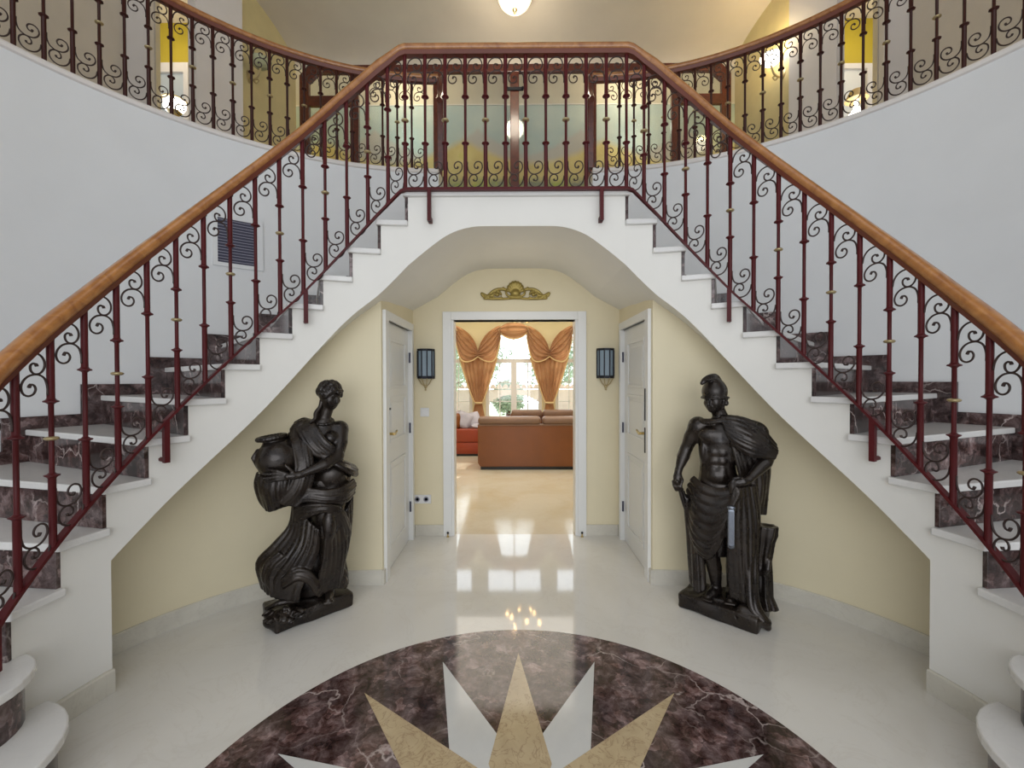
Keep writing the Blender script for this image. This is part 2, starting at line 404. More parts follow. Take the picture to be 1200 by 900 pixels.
# ------------------------------------------------------------------ walls of the hall
def arc(sg, r, t0, t1, n):
    return [pt(sg, t0 + (t1 - t0) * i / n, r) for i in range(n + 1)]
def thickwall(path, th, z0, z1, side):   # path xy, z0/z1 constants or lists; side +-1
    m = MB(); n = len(path); rings = []
    for i, q in enumerate(path):
        a = Vector(path[max(i - 1, 0)]); b = Vector(path[min(i + 1, n - 1)]); t = (b - a).normalized(); nn = Vector((t.y, -t.x)) * side * th
        zz0 = z0[i] if isinstance(z0, list) else z0; zz1 = z1[i] if isinstance(z1, list) else z1
        rings.append([(q[0], q[1], zz0), (q[0] + nn.x, q[1] + nn.y, zz0), (q[0] + nn.x, q[1] + nn.y, zz1), (q[0], q[1], zz1)])
    return m.loft(rings)
for sg, side in ((-1, 'left'), (1, 'right')):
    path = [(sg * (CX + RO), -1.2), (sg * (CX + RO), 0), (sg * (CX + RO), .9)] + arc(sg, RO, 0, 90, 60)
    path = [p_ for p_ in path]
    out = thickwall(path, .12, 0.0, ZG - .04, sg)
    struct('wall_' + side, out, M['wall_white'], smooth=True)
    # cap along the gallery edge
    cap = MB(); cap.sweep([(x, y, ZG - .04) for x, y in path], [(0, 0), (-sg * .014, .008), (-sg * .018, .028), (-sg * .012, .04), (sg * .16, .04), (sg * .16, 0)])
    struct('trim_gallery_' + side, cap, M['pilaster'], smooth=True)
    # lower wall beneath the stair
    pa = arc(sg, 1.51, 14.85, 52, 24); th = [14.85 + 37.15 * i / 24 for i in range(25)]
    x0, y0 = pa[-1]; ex, ey = sg * .94, 3.02
    for i in range(1, 15):
        t = i / 14; cxm, cym = sg * 1.45, 3.01
        x = (1 - t) ** 2 * x0 + 2 * t * (1 - t) * cxm + t * t * ex; y = (1 - t) ** 2 * y0 + 2 * t * (1 - t) * cym + t * t * ey
        pa.append((x, y)); th.append(math.degrees(math.atan2(y - CY, sg * x - CX)))
    tops = [zb(t) + .06 for t in th]
    struct('wall_under_' + side, thickwall(pa, .08, 0.0, tops, sg), M['wall_cream'], smooth=True)
    bb = MB(); bb.sweep([(x, y, 0) for x, y in pa], [(0, 0), (-sg * .014, 0), (-sg * .014, .098), (-sg * .008, .104), (0, .104)])
    struct('baseboard_under_' + side, bb, M['skirt_cream'], smooth=True)
    # corridor side wall with a door
    ys0, ys1 = 3.13, 3.86; ztop = 1.86
    w = MB()
    x0_, x1_ = sorted((sg * .94, sg * 1.06))
    w.box(x0_, x1_, 3.02, ys0, 0, zb(80.4) + .07); w.box(x0_, x1_, ys1, 3.98, 0, zb(84) + .07); w.box(x0_, x1_, ys0, ys1, ztop, zb(81.5) + .07)
    struct('wall_corridor_' + side, w, M['wall_cream'])
    d = sstruct('door_1' if sg < 0 else 'door_2', (sg * .95, ys1, 0))
    def bx(a, b, y0, y1, z0, z1):
        q = sorted((sg * a, sg * b)); return MB().box(q[0], q[1], y0, y1, z0, z1)
    # leaf, 3 cm set back, hinges on the far side
    obj('door_leaf', bx(.958, 1.0, ys0, ys1, .004, ztop), M['door'], d)
    fr = MB()
    for (a0, a1, b0, b1) in ((ys0 - .075, ys0 + .004, 0, ztop), (ys1 - .004, ys1 + .045, 0, ztop), (ys0 - .075, ys1 + .045, ztop, ztop + .06)):
        q = sorted((sg * .918, sg * .97)); fr.box(q[0], q[1], a0, a1, b0, b1)
    obj('door_frame', fr, M['trim'], d)
    for (z0, z1) in ((.15, .80), (.95, 1.30), (1.36, 1.74)):
        pnl = MB(); 
        y0, y1 = ys0 + .13, ys1 - .13
        t = .022
        for (a0, a1, b0, b1) in ((y0, y0 + t, z0, z1), (y1 - t, y1, z0, z1), (y0 + t, y1 - t, z0, z0 + t), (y0 + t, y1 - t, z1 - t, z1)):
            q = sorted((sg * .958, sg * .948)); pnl.box(q[0], q[1], a0, a1, b0, b1)
        q = sorted((sg * .958, sg * .9535)); pnl.box(q[0], q[1], y0 + t + .03, y1 - t - .03, z0 + t + .03, z1 - t - .03)
        obj('door_panel', pnl, M['door'], d, bevel=.002)
    hy = ys0 + .06
    hp = bx(.958, .946, hy - .02, hy + .02, .82, 1.10)
    hpo = obj('handle_plate', hp, M['brass'], d, bevel=.003)
    hd = MB(); zz = 1.03
    hd.tube([(sg * .952, hy, zz), (sg * .905, hy, zz)], .010, 8)
    hd.tube([(sg * .905, hy - .005, zz), (sg * .903, hy + .03, zz - .004), (sg * .905, hy + .07, zz + .004), (sg * .907, hy + .10, zz + .012), (sg * .912, hy + .115, zz + .004)], [.010, .011, .009, .008, .007], 8)
    obj('door_handle', hd, M['brass'], d, smooth=True)
    ky = MB(); ky.sphere((sg * .950, hy, 1.20), .016, 8, (.6, 1, 1.4))
    if sg < 0: ky.box(-.95, -.93, hy, hy + .03, 1.205, 1.22)
    obj('lock_cylinder', ky, M['black'], d, smooth=True)
    for z in (.30, 1.00, 1.62):
        hg = MB(); hg.tube([(sg * .943, ys1 - .006, z - .045), (sg * .943, ys1 - .006, z + .045)], .008, 8)
        obj('hinge', hg, M['vent'], d, smooth=True)
    if sg > 0:
        for z0, z1 in ((1.13, 1.36), (.90, 1.08)):
            obj('strike_plate', MB().box(.912, .919, ys0 - .020, ys0 - .008, z0, z1), M['black'], d)
    # baseboards in the corridor
    bb = MB(); q = sorted((sg * .94, sg * .925)); bb.box(q[0], q[1], 3.01, ys0 - .075, 0, .10); bb.box(q[0], q[1], ys1 + .045, 3.97, 0, .10)
    struct('baseboard_corridor_' + side, bb, M['skirt_cream'])
    # back wall baseboard
    q = sorted((sg * .925, sg * .64 - (.0175 if sg < 0 else .0175)))
    struct('baseboard_back_' + side, MB().box(q[0], q[1], 3.955, 3.97, 0, .10), M['skirt_cream'], bevel=.003)

# back wall with the double doorway
ox0, ox1, oz = -.5875, .5575, 1.967
bw = MB(); bw.box(-3.3, ox0, 3.97, 4.10, 0, 2.6); bw.box(ox1, 3.3, 3.97, 4.10, 0, 2.6); bw.box(ox0, ox1, 3.97, 4.10, oz, 2.6)
struct('wall_back', bw, M['wall_cream'])
dc = MB()
for y0, y1, cw in ((3.945, 3.97, .078), (4.10, 4.12, .078)):
    dc.box(ox0 - cw, ox0, y0, y1, 0, oz + .075); dc.box(ox1, ox1 + cw, y0, y1, 0, oz + .075); dc.box(ox0, ox1, y0, y1, oz, oz + .075)
dc.box(ox0 - .005, ox0 + .022, 3.955, 4.11, 0, oz); dc.box(ox1 - .022, ox1 + .005, 3.955, 4.11, 0, oz); dc.box(ox0, ox1, 3.955, 4.11, oz - .0, oz + .01)
struct('trim_1', dc, M['trim'], bevel=.004)

# ------------------------------------------------------------------ stairs
def stair(sg, side, label):
    st = thing('staircase', label, 'staircase', (sg * 1.8, 1.5, 0))
    def P(th, r): return pt(sg, th, r)
    # treads
    for k in range(1, 14):
        t0, t1 = th_of(k), th_of(k + 1)
        z1 = k * RISE; z0 = z1 - .034
        ri, ro = RI - .028, RO - .005
        n = 5
        a, b = rad(t0), rad(t0)
        # nosing line: shifted toward lower side by .028
        dxy = (sg * math.sin(a) * .028, -math.cos(a) * .028)
        p0 = P(t0, ri); q0 = P(t0, ro)
        inner = [(p0[0] + dxy[0], p0[1] + dxy[1])] + [P(t0 + (t1 - t0) * i / n, ri) for i in range(0, n + 1)]
        outer = [P(t1 - (t1 - t0) * i / n, ro) for i in range(0, n + 1)] + [(q0[0] + dxy[0], q0[1] + dxy[1])]
        poly = inner + outer
        if k <= 2:   # rounded bullnose end swelling into the hall
            cc, rr = (((sg * 1.895, 1.33), .345) if k == 1 else ((sg * 1.955, 1.44), .225))
            inner = []
            a0 = math.atan2(1, .15); 
            st_ang = 80 if k == 1 else 75
            for i in range(0, 19):
                an = rad(st_ang - (st_ang + 100) * i / 18)
                inner.append((cc[0] - sg * rr * math.cos(an), cc[1] + rr * math.sin(an)))
            fr = inner[-1]
            poly = [P(t1, RI + .02)][::-1] + inner + [(q0[0] + dxy[0], min(fr[1], q0[1] + dxy[1]))] + [P(t0, ro), P((t0 + t1) / 2, ro), P(t1, ro)]
        m = MB(); m.prism(poly, z0, z1)
        obj('tread', m, M['tread'], st, bevel=.006)
        # risers
    for k in range(1, 15):
        t = th_of(k); z0, z1 = (k - 1) * RISE, k * RISE - .034
        a = rad(t); u = (sg * math.cos(a), math.sin(a)); d = (sg * math.sin(a) * .02, -math.cos(a) * .02)
        p0, p1 = P(t, RI - .002), P(t, RO - .004)
        m = MB()
        if k <= 2:
            cc, rr = (((sg * 1.895, 1.33), .315) if k == 1 else ((sg * 1.955, 1.44), .195))
            pl = []
            for i in range(0, 17):
                an = rad(75 - 175 * i / 16); pl.append((cc[0] - sg * rr * math.cos(an), cc[1] + rr * math.sin(an)))
            q = P(t, RO - .01)
            path = pl + [(q[0], min(q[1] + .0, pl[-1][1]))]
            m = thickwall(path, .02, z0, z1, -sg)
            obj('riser', m, M['riser'], st, smooth=True)
        else:
            m.hexa([(*p0, z0), (*p1, z0), (p1[0] + d[0], p1[1] + d[1], z0), (p0[0] + d[0], p0[1] + d[1], z0)],
                   [(*p0, z1), (*p1, z1), (p1[0] + d[0], p1[1] + d[1], z1), (p0[0] + d[0], p0[1] + d[1], z1)])
            obj('riser', m, M['riser'], st, bevel=.002, seg=1)
    # plastered body: closed solid, stepped top, curved soffit
    m = MB()
    ths = []
    for k in range(1, 14):
        for i in range(5): ths.append((th_of(k) + DT * i / 5, k))
        ths.append((th_of(k + 1), k))
    ths = [(t, k) for t, k in ths if t >= th_of(3) - 8.6]
    seq = []
    for (t, k) in ths:
        seq.append((t, k * RISE - .034, zb(t) if t >= 14.85 else 0.0))
    out = []
    for a_, b_ in zip(seq, seq[1:]):
        out.append(a_)
        if a_[0] < 14.85 < b_[0]:
            out.append((14.85, a_[1], 0.0)); out.append((14.8501, a_[1], zb(14.85)))
    out.append(seq[-1])
    rings = []
    for t, zt, zbt in out:
        rings.append([(*P(t, RI), zbt), (*P(t, RO - .003), zbt), (*P(t, RO - .003), max(zt, zbt + .01)), (*P(t, RI), max(zt, zbt + .01))])
    m.loft(rings)
    obj('stringer', m, M['body'], st, smooth=True, angle=30)
    # stepped dark skirting on the outer wall
    sk = MB()
    for k in range(1, 14):
        t0, t1 = th_of(k) - 3.0, th_of(k + 1) - 3.0
        if k == 13: t1 = 90
        n = 5; z0, z1 = max(0, k * RISE - .26), k * RISE + .075
        rr = [[(*P(t0 + (t1 - t0) * i / n, RO - .018), z0), (*P(t0 + (t1 - t0) * i / n, RO - .002), z0), (*P(t0 + (t1 - t0) * i / n, RO - .002), z1), (*P(t0 + (t1 - t0) * i / n, RO - .018), z1)] for i in range(n + 1)]
        sk.loft(rr)
    obj('skirting', sk, M['riser'], st)
    # baseboard on the hall face
    bb = MB(); pa = [(*P(t, RI), 0) for t in np.linspace(-12, 14.85, 12)]
    bb.sweep(pa, [(0, 0), (-sg * .018, 0), (-sg * .018, .10), (-sg * .012, .106), (0, .106)])
    obj('baseboard', bb, M['skirt_cream'], st, smooth=True)
    return st
stair(-1, 'left', 'curved left flight of white marble stairs with dark brown marble risers behind the woman statue')
stair(1, 'right', 'curved right flight of white marble stairs with dark brown marble risers behind the warrior statue')
# landing
ld = thing('stair_landing', 'white bridge landing joining both stair flights over the arched passage', 'stair landing', (0, 3.4, 2.4))
yl = CY + RI
m = MB()
ctl = [(-CX, 2.18), (-.60, 2.272), (-.478, 2.362), (-.38, 2.408), (-.282, 2.430), (-.18, 2.434), (0, 2.434)]
half = [tuple(q) for q in catmull(ctl, 4)]
prof = half + [(-x, z) for x, z in half[::-1][1:]] + [(CX, ZL - .034), (-CX, ZL - .034)]
m.prism_xz(prof, yl, CY + RO)
obj('landing_body', m, M['body'], ld, smooth=True, angle=30)
m = MB(); m.box(-CX - .03, CX + .03, yl - .028, CY + RO - .0, ZL - .034, ZL); obj('landing_floor', m, M['tread'], ld, bevel=.006)
for k in range(1, 5):
    y = CY + RO + .02 + .27 * (k - 1); rz = (ZG - ZL) / 4
    m = MB(); m.box(-.66, .66, y, CY + RO + 1.15, ZL + rz * (k - 1), ZL + rz * k - .03); obj('upper_riser', m, M['riser'], ld)
    m = MB(); m.box(-.66, .66, y - .025, y + .30, ZL + rz * k - .03, ZL + rz * k); obj('upper_tread', m, M['tread'], ld, bevel=.005)

# ------------------------------------------------------------------ gallery structure
GX = [(-2.85, 5.70), (-2.97, 4.70), (-3.15, 4.30), (-3.53, 4.30), (-3.77, 4.22), (-3.95, 3.2), (-4.05, 2.0), (-4.05, -1.2)]
for sg, side in ((-1, 'left'), (1, 'right')):
    # floor slab: from the stair well to the walls
    inn = [(sg * (CX + RO), -1.2)] + arc(sg, RO + .02, 0, 90, 30)
    outp = [(sg * 5.2, -1.2)] + [(sg * (5.2), 1.67 + 5.2 * i / 30) for i in range(0, 15)] + [(sg * (5.2 - 4.5 * i / 16), 6.9) for i in range(0, 17)]
    outp = outp[:len(inn)]
    while len(outp) < len(inn): outp.append(outp[-1])
    outp[-1] = (sg * .66, 6.9)
    m = MB(); rings = [[(*a_, ZG - .1), (*b_, ZG - .1), (*b_, ZG - .001), (*a_, ZG - .001)] for a_, b_ in zip(inn, outp)]
    m.loft(rings); struct('floor_gallery_' + side, m, M['floor'])
    P_ = [(-sg * x, y) for x, y in GX] if sg > 0 else GX
    P_ = [(sg * abs(x), y) for x, y in GX]
    zc = 5.78
    m = thickwall(P_[0:2], .1, ZG, zc, -sg); struct('wall_gallery_yellow_' + side, m, M['gallery_wall'])
    m = thickwall(P_[1:3], .1, ZG, zc, -sg); m.obox(((P_[1][0] + P_[2][0]) / 2 - sg * .01, (P_[1][1] + P_[2][1]) / 2), math.atan2(P_[2][1] - P_[1][1], P_[2][0] - P_[1][0]), (.235, .035), ZG, zc)
    struct('wall_gallery_pier_' + side, m, M['pilaster'])
    m = thickwall(P_[3:5], .1, ZG, zc, -sg); m.obox((P_[3][0] * .5 + P_[4][0] * .5, 4.24), 0, (.13, .03), ZG, zc); struct('wall_gallery_pilaster_' + side, m, M['pilaster'])
    m = thickwall(P_[4:], .1, ZG, zc, -sg); struct('wall_gallery_side_' + side, m, M['gallery_grey'])
    # lobby behind the opening
    m = MB(); xa, xb = sorted((sg * 2.98, sg * 5.2)); m.box(xa, xb, 5.30, 5.38, ZG, zc)
    struct('wall_lobby_back_' + side, m, M['strong_yellow'])
    m = MB(); q = sorted((sg * 3.16, sg * 3.10)); m.box(q[0], q[1], 4.42, 5.3, ZG, zc)
    struct('wall_lobby_side_' + side, m, M['strong_yellow'])
# header wall and ceiling
m = MB(); cv = [(5.70 - .95 * (1 - math.cos(a)), 5.50 + .25 * math.sin(a)) for a in np.linspace(0, PI / 2, 14)]
m.loft([[(x, y, z) for y, z in cv] + [(x, 4.7, 5.80), (x, 5.80, 5.80), (x, 5.80, 5.50)] for x in (-3.0, 3.0)])
struct('wall_header', m, M['ceiling'], smooth=True)
m = MB(); m.box(-5.2, 5.2, -1.2, 5.80, 5.75, 5.85); m.box(-5.2, 5.2, 5.80, 6.9, 6.15, 6.25); struct('ceiling', m, M['ceiling'])
# ornamental stucco line curving round the ceiling
for sg, side in ((-1, 'left'), (1, 'right')):
    pts = []
    for i in range(0, 60):
        t = i / 59; y = 4.2 + 1.5 * t; x = sg * (2.78 + .16 * math.sin(t * 2.6) + .035 * math.sin(t * 21) * math.sin(t * 9 + 1) - .35 * max(0, t - .8) ** 1.2)
        pts.append((x, y, 5.75))
    m = MB(); m.tube(pts, .010, 6); struct('trim_stucco_' + side, m, M['pilaster'], smooth=True)
# room behind the glazed screen
m = MB(); m.box(-3.6, 3.6, 6.52, 6.6, ZG, 6.15); struct('wall_mural_room', m, M['gallery_grey'])
m = MB(); m.box(-3.5, 3.5, 6.50, 6.515, 4.0, 5.485)
tag(obj('wall_mural', m, M['mural']), 'painted mural of blue sky, hills and yellow fields on the wall behind the glazed screen', 'mural')
m = MB(); m.box(-3.5, 3.5, 6.49, 6.517, 5.485, 5.50); struct('trim_mural', m, M['pilaster'])

# glazed mahogany screen
sc = thing('glazed_screen', 'dark mahogany framed glass screen at the back of the upper gallery', 'glass screen', (0, 5.7, ZG))
ys = 5.7
m = MB()
m.box(-.115, .115, 0, 0, 0, 0) if False else None
m.box(-.06, .055, ys - .03, ys + .03, ZG, 5.40)
obj('centre_post', m, M['mahogany'], sc, bevel=.006)
for x in (-2.08, -1.0, 1.0, 2.08):
    obj('post', MB().box(x - .055, x + .055, ys - .03, ys + .03, ZG, 5.41), M['mahogany'], sc, bevel=.006)
for sg in (-1, 1):
    m = MB(); m.prism_xz([(sg * x, z) for x, z in [(2.79, ZG), (2.67, ZG), (2.67, 5.28), (2.56, 5.38), (2.56, 5.50), (2.66, 5.50), (2.79, 5.37)]], ys - .03, ys + .03)
    obj('outer_post', m, M['mahogany'], sc, bevel=.004)
    q = sorted((sg * 2.135, sg * 2.67)); obj('middle_rail', MB().box(q[0], q[1], ys - .025, ys + .025, 4.98, 5.11), M['mahogany'], sc, bevel=.004)
obj('top_rail', MB().box(-2.56, 2.56, ys - .03, ys + .03, 5.40, 5.50), M['mahogany'], sc, bevel=.006)
obj('kick_rail', MB().box(-2.67, 2.67, ys - .02, ys + .02, ZG, 3.89), M['mahogany'], sc, bevel=.004)
for x0, x1 in ((-2.67, -2.135), (-2.025, -1.055), (-.945, -.06), (.055, .945), (1.055, 2.025), (2.135, 2.67)):
    obj('pane', MB().box(x0, x1, ys - .004, ys + .004, 3.89, 5.40), M['screen_glass'], sc)
m = MB(); m.box(-.11, .11, ys - .05, ys - .03, 5.15, 5.19); m.sphere((-.10, ys - .06, 5.17), .02, 8); m.sphere((.10, ys - .06, 5.17), .02, 8)
obj('door_catch', m, M['black_iron'], sc, smooth=True)

# ------------------------------------------------------------------ railings
UP = [(95, 330), (112, 260), (150, 205), (210, 168), (290, 155), (360, 180), (400, 235), (395, 300), (345, 348), (280, 355), (238, 325), (232, 280), (262, 256), (298, 262), (308, 282)]
LO = [(435, 560), (433, 480), (405, 405), (350, 368), (285, 360), (205, 378), (145, 425), (122, 485), (145, 542), (205, 564), (265, 545), (290, 500), (270, 462), (230, 458), (212, 485)]
def scroll_mesh(name, flip, mirror=False, r=.0046, W=.126):
    m = MB()
    for L in (UP, LO):
        pts = catmull([((x - 95) / 340, (y - 155) / 409) for x, y in L], 4)
        Q = []
        for x, y in pts:
            X = .012 + x * (W - .024); Z = -y * .165
            if flip: X = W - X; Z = -Z
            if mirror: X = -X
            Q.append((X, 0, Z))
        n = len(Q); rr = [r * (.9 if i < n - 5 else 1.35) for i in range(n)]
        m.tube(Q, rr, 6)
    me = bpy.data.meshes.new(name); me.from_pydata(m.v, [], m.f)
    bm = bmesh.new(); bm.from_mesh(me); bmesh.ops.recalc_face_normals(bm, faces=bm.faces); bm.to_mesh(me); bm.free()
    me.shade_smooth(); me.materials.append(M['scroll']); return me
SC_TOP = scroll_mesh('scroll_top', False); SC_BOT = scroll_mesh('scroll_bottom', True)
SG_TOP = scroll_mesh('scroll_gallery_top', False, False, .0046, .13); SG_BOT = scroll_mesh('scroll_gallery_bottom', True, False, .0046, .13)
SG_TOPM = scroll_mesh('scroll_gallery_top_m', False, True, .0046, .13); SG_BOTM = scroll_mesh('scroll_gallery_bottom_m', True, True, .0046, .13)
def baluster_mesh(name, Lh, ring):
    m = MB()
    z1, z2 = .31 * Lh, .66 * Lh     # from the bottom: lower and upper collars
    z1 = .34 * Lh; z2 = .69 * Lh
    T, t = .0125, .0088
    def col(z): return [(T, z - .012), (T + .004, z - .006), (T + .0115, z - .002), (T + .012, z + .003), (T + .003, z + .006)]
    prof = [(T, 0)] + col(z1) + [(t, z1 + .012)] + [(t, z2 - .012)] + [(a, 2 * z2 - b) for a, b in col(z2)[::-1]] + [(T, Lh)]
    m.lathe(prof, n=8)
    me = bpy.data.meshes.new(name); me.from_pydata(m.v, [], m.f)
    bm = bmesh.new(); bm.from_mesh(me); bmesh.ops.recalc_face_normals(bm, faces=bm.faces); bm.to_mesh(me); bm.free()
    me.shade_smooth(); me.set_sharp_from_angle(angle=rad(50)); me.materials.append(M['gal_iron' if ring else 'iron']); return me
def ring_mesh(name, Lh):
    m = MB(); z = .515 * Lh
    m.lathe([(.008, z - .008), (.017, z - .007), (.0235, z - .002), (.0235, z + .003), (.017, z + .007), (.008, z + .008)], n=12)
    me = bpy.data.meshes.new(name); me.from_pydata(m.v, [], m.f)
    bm = bmesh.new(); bm.from_mesh(me); bmesh.ops.recalc_face_normals(bm, faces=bm.faces); bm.to_mesh(me); bm.free()
    me.shade_smooth(); me.materials.append(M['brass_ring']); return me
LB = .85
BAL = baluster_mesh('baluster', LB, False); RING = ring_mesh('brass_ring', LB)
LGB = .815
GBAL = baluster_mesh('gallery_baluster', LGB, True); GRING = ring_mesh('gallery_brass_ring', LGB)

RT = [-30, -7, 2, 8.5, 15.2, 24.3, 36.1, 46.6, 58.5, 70.1, 80.4, 88.1, 90]
BZ = [.06, .577, .757, .886, 1.022, 1.213, 1.463, 1.69, 1.945, 2.228, 2.475, 2.640, 2.654]
HZ = [.93, 1.445, 1.63, 1.763, 1.91, 2.114, 2.388, 2.631, 2.906, 3.182, 3.398, 3.527, 3.540]
RR = RI - .05
def path_front(zt, dz=0):
    P = []
    for t in np.linspace(-16, 90, 60): P.append((*pt(-1, t, RR), float(np.interp(t, RT, zt)) + dz))
    for t in np.linspace(90, -16, 60): P.append((*pt(1, t, RR), float(np.interp(t, RT, zt)) + dz))
    return P
rl = thing('stair_railing', 'wrought iron stair railing with scrolls and a honey wood handrail crossing the front landing', 'railing', (0, CY + RR, ZL))
def rail_prof(w, h, n=14):
    P = []
    for i in range(n):
        a = 2 * PI * i / n; x = math.cos(a); z = math.sin(a)
        P.append((w * .5 * abs(x) ** .8 * (1 if x >= 0 else -1), h * .5 * abs(z) ** .75 * (1 if z >= 0 else -1)))
    return P
def rail_section(lo):
    P = path_front(HZ); rings = []
    ts = list(np.linspace(-16, 90, 60)) + list(np.linspace(90, -16, 60))
    for i, p_ in enumerate(P):
        k = min(1, max(0, (89.5 - ts[i]) / 8)); h = .050 + .028 * k; w = .078 - .004 * k
        a = Vector(P[max(0, i - 1)]); b_ = Vector(P[min(len(P) - 1, i + 1)]); t = (b_ - a); t.z = 0; t.normalize(); nr = Vector((t.y, -t.x, 0)); c0 = Vector(p_) + Vector((0, 0, .010 + .006 * k))
        if lo: pr = [(-.022, -h / 2 - .020), (.022, -h / 2 - .020), (.030, -h / 2 + .012), (-.030, -h / 2 + .012)]
        else: pr = rail_prof(w, h)
        rings.append([tuple(c0 + nr * x_ + Vector((0, 0, z_))) for x_, z_ in pr])
    return MB().loft(rings)
obj('handrail', rail_section(0), M['rail_wood'], rl, smooth=True, angle=60)
obj('handrail_base', rail_section(1), M['rail_under'], rl)
m = MB(); m.sweep(path_front(BZ), [(-.015, -.009), (.015, -.009), (.015, .009), (-.015, .009)]); obj('bottom_rail', m, M['iron'], rl)
stations = []
for i in range(2, 18):
    t = 84.3 - 6.30 * (17 - i)
    stations.append((*pt(-1, t, RR), t))
for i in range(12): stations.append((-.716 + .12936 * i, CY + RR, 90))
for i in range(0, 16):
    t = 84.7 - 6.30 * i
    stations.append((*pt(1, t, RR), t))
for i, (x, y, t) in enumerate(stations):
    z0, z1 = float(np.interp(t, RT, BZ)), float(np.interp(t, RT, HZ)) - .03
    b = link('baluster', BAL, None, rl); b.location = (x, y - (CY + RR), z0 - ZL); b.scale = (1, 1, (z1 - z0) / LB)
    if i < len(stations) - 1:
        x2, y2, t2 = stations[i + 1]
        b.rotation_euler = (0, 0, math.atan2(y2 - y, x2 - x)); bay = math.hypot(x2 - x, y2 - y)
    else: bay = 0
    if (i % 2) == 0:
        link('brass_ring', RING, None, b)
    if bay:
        sx = bay / .126; sz = LB / (z1 - z0)
        tm = t + (t2 - t) * .55
        zt = float(np.interp(tm, RT, HZ)) - .045; zbm = float(np.interp(t + (t2 - t) * .45, RT, BZ)) + .012
        s1 = link('top_scroll', SC_TOP, None, b); s1.scale = (sx, 1, sz); s1.location = (0, 0, (zt - z0) * sz)
        s2 = link('bottom_scroll', SC_BOT, None, b); s2.scale = (sx, 1, sz); s2.location = (0, 0, (zbm - z0) * sz)
for x in (-.5625, .5475):
    obj('fixing_post', MB().box(x - .012, x + .012, CY + RR - .014, CY + RR + .01, 2.45, 2.652).box(x - .012, x + .012, CY + RR, yl + .01, 2.45, 2.48), M['iron'], rl)
for sg in (-1, 1):
    for t, z0 in ((59.7, 1.775), (25.0, 1.018), (-8, .40)):
        x, y = pt(sg, t, RR); x2, y2 = pt(sg, t, RI + .01)
        m = MB(); m.obox((x, y), rad(t) * sg, (.012, .012), z0, float(np.interp(t, RT, BZ)))
        m.tube([(x, y, z0 + .013), (x2, y2, z0 + .013)], .012, 6)
        obj('fixing_post', m, M['iron'], rl)

RG = RO + .010
for sg, side in ((-1, 'left'), (1, 'right')):
    gl = thing('gallery_railing', 'curved upper gallery railing of dark iron scrolls on the %s side of the landing' % side, 'railing', (sg * 2.2, 3.5, ZG))
    pth = [(*pt(sg, t, RG), 0) for t in np.linspace(-5, 90, 70)]
    m = MB(); m.sweep([(x, y, ZG + .842) for x, y, _ in pth], rail_prof(.070, .050)); obj('handrail', m, M['rail_wood'], gl, smooth=True, angle=60)
    m = MB(); m.sweep([(x, y, ZG + .805) for x, y, _ in pth], [(-.022, -.014), (.022, -.014), (.03, .014), (-.03, .014)]); obj('handrail_base', m, M['rail_under'], gl)
    obj('newel_post', MB().box(sg * (CX - .02) - .028, sg * (CX - .02) + .028, CY + RG - .025, CY + RG + .025, ZG, ZG + .83), M['mahogany'], gl, bevel=.005)
    x0 = sg * (CX - .045)
    crv = [(x0, CY + RG, ZG + .82), (x0, CY + RG - .05, ZG + .80), (x0, CY + RG - .10, ZG + .72), (x0, CY + RG - .14, ZG + .60), (x0, CY + RG - .22, ZG + .5)]
    m = MB(); m.tube([tuple(q) for q in catmull(crv, 5)], .026, 10); obj('volute', m, M['mahogany'], gl, smooth=True)
    TH = [84.1 - 3.13 * i for i in range(28)]
    for i, t in enumerate(TH):
        x, y = pt(sg, t, RG); b = link('baluster', GBAL, None, gl)
        b.location = (x - gl.location.x, y - gl.location.y, 0)
        t2 = t + 3.13; x2, y2 = pt(sg, t2, RG)
        # rotation so that local +x (left side) / -x (right side) points toward the landing
        if sg < 0: b.rotation_euler = (0, 0, math.atan2(y2 - y, x2 - x))
        else: b.rotation_euler = (0, 0, math.atan2(-(y2 - y), -(x2 - x)))
        if i % 2 == 1: link('brass_ring', GRING, None, b)
        if i > 0 or True:
            bay = math.hypot(x2 - x, y2 - y) / .13
            tp, bt = (SG_TOP, SG_BOT) if sg < 0 else (SG_TOPM, SG_BOTM)
            s1 = link('top_scroll', tp, None, b); s1.scale = (bay, 1, 1); s1.location = (0, 0, .79)
            s2 = link('bottom_scroll', bt, None, b); s2.scale = (bay, 1, 1); s2.location = (0, 0, .022)

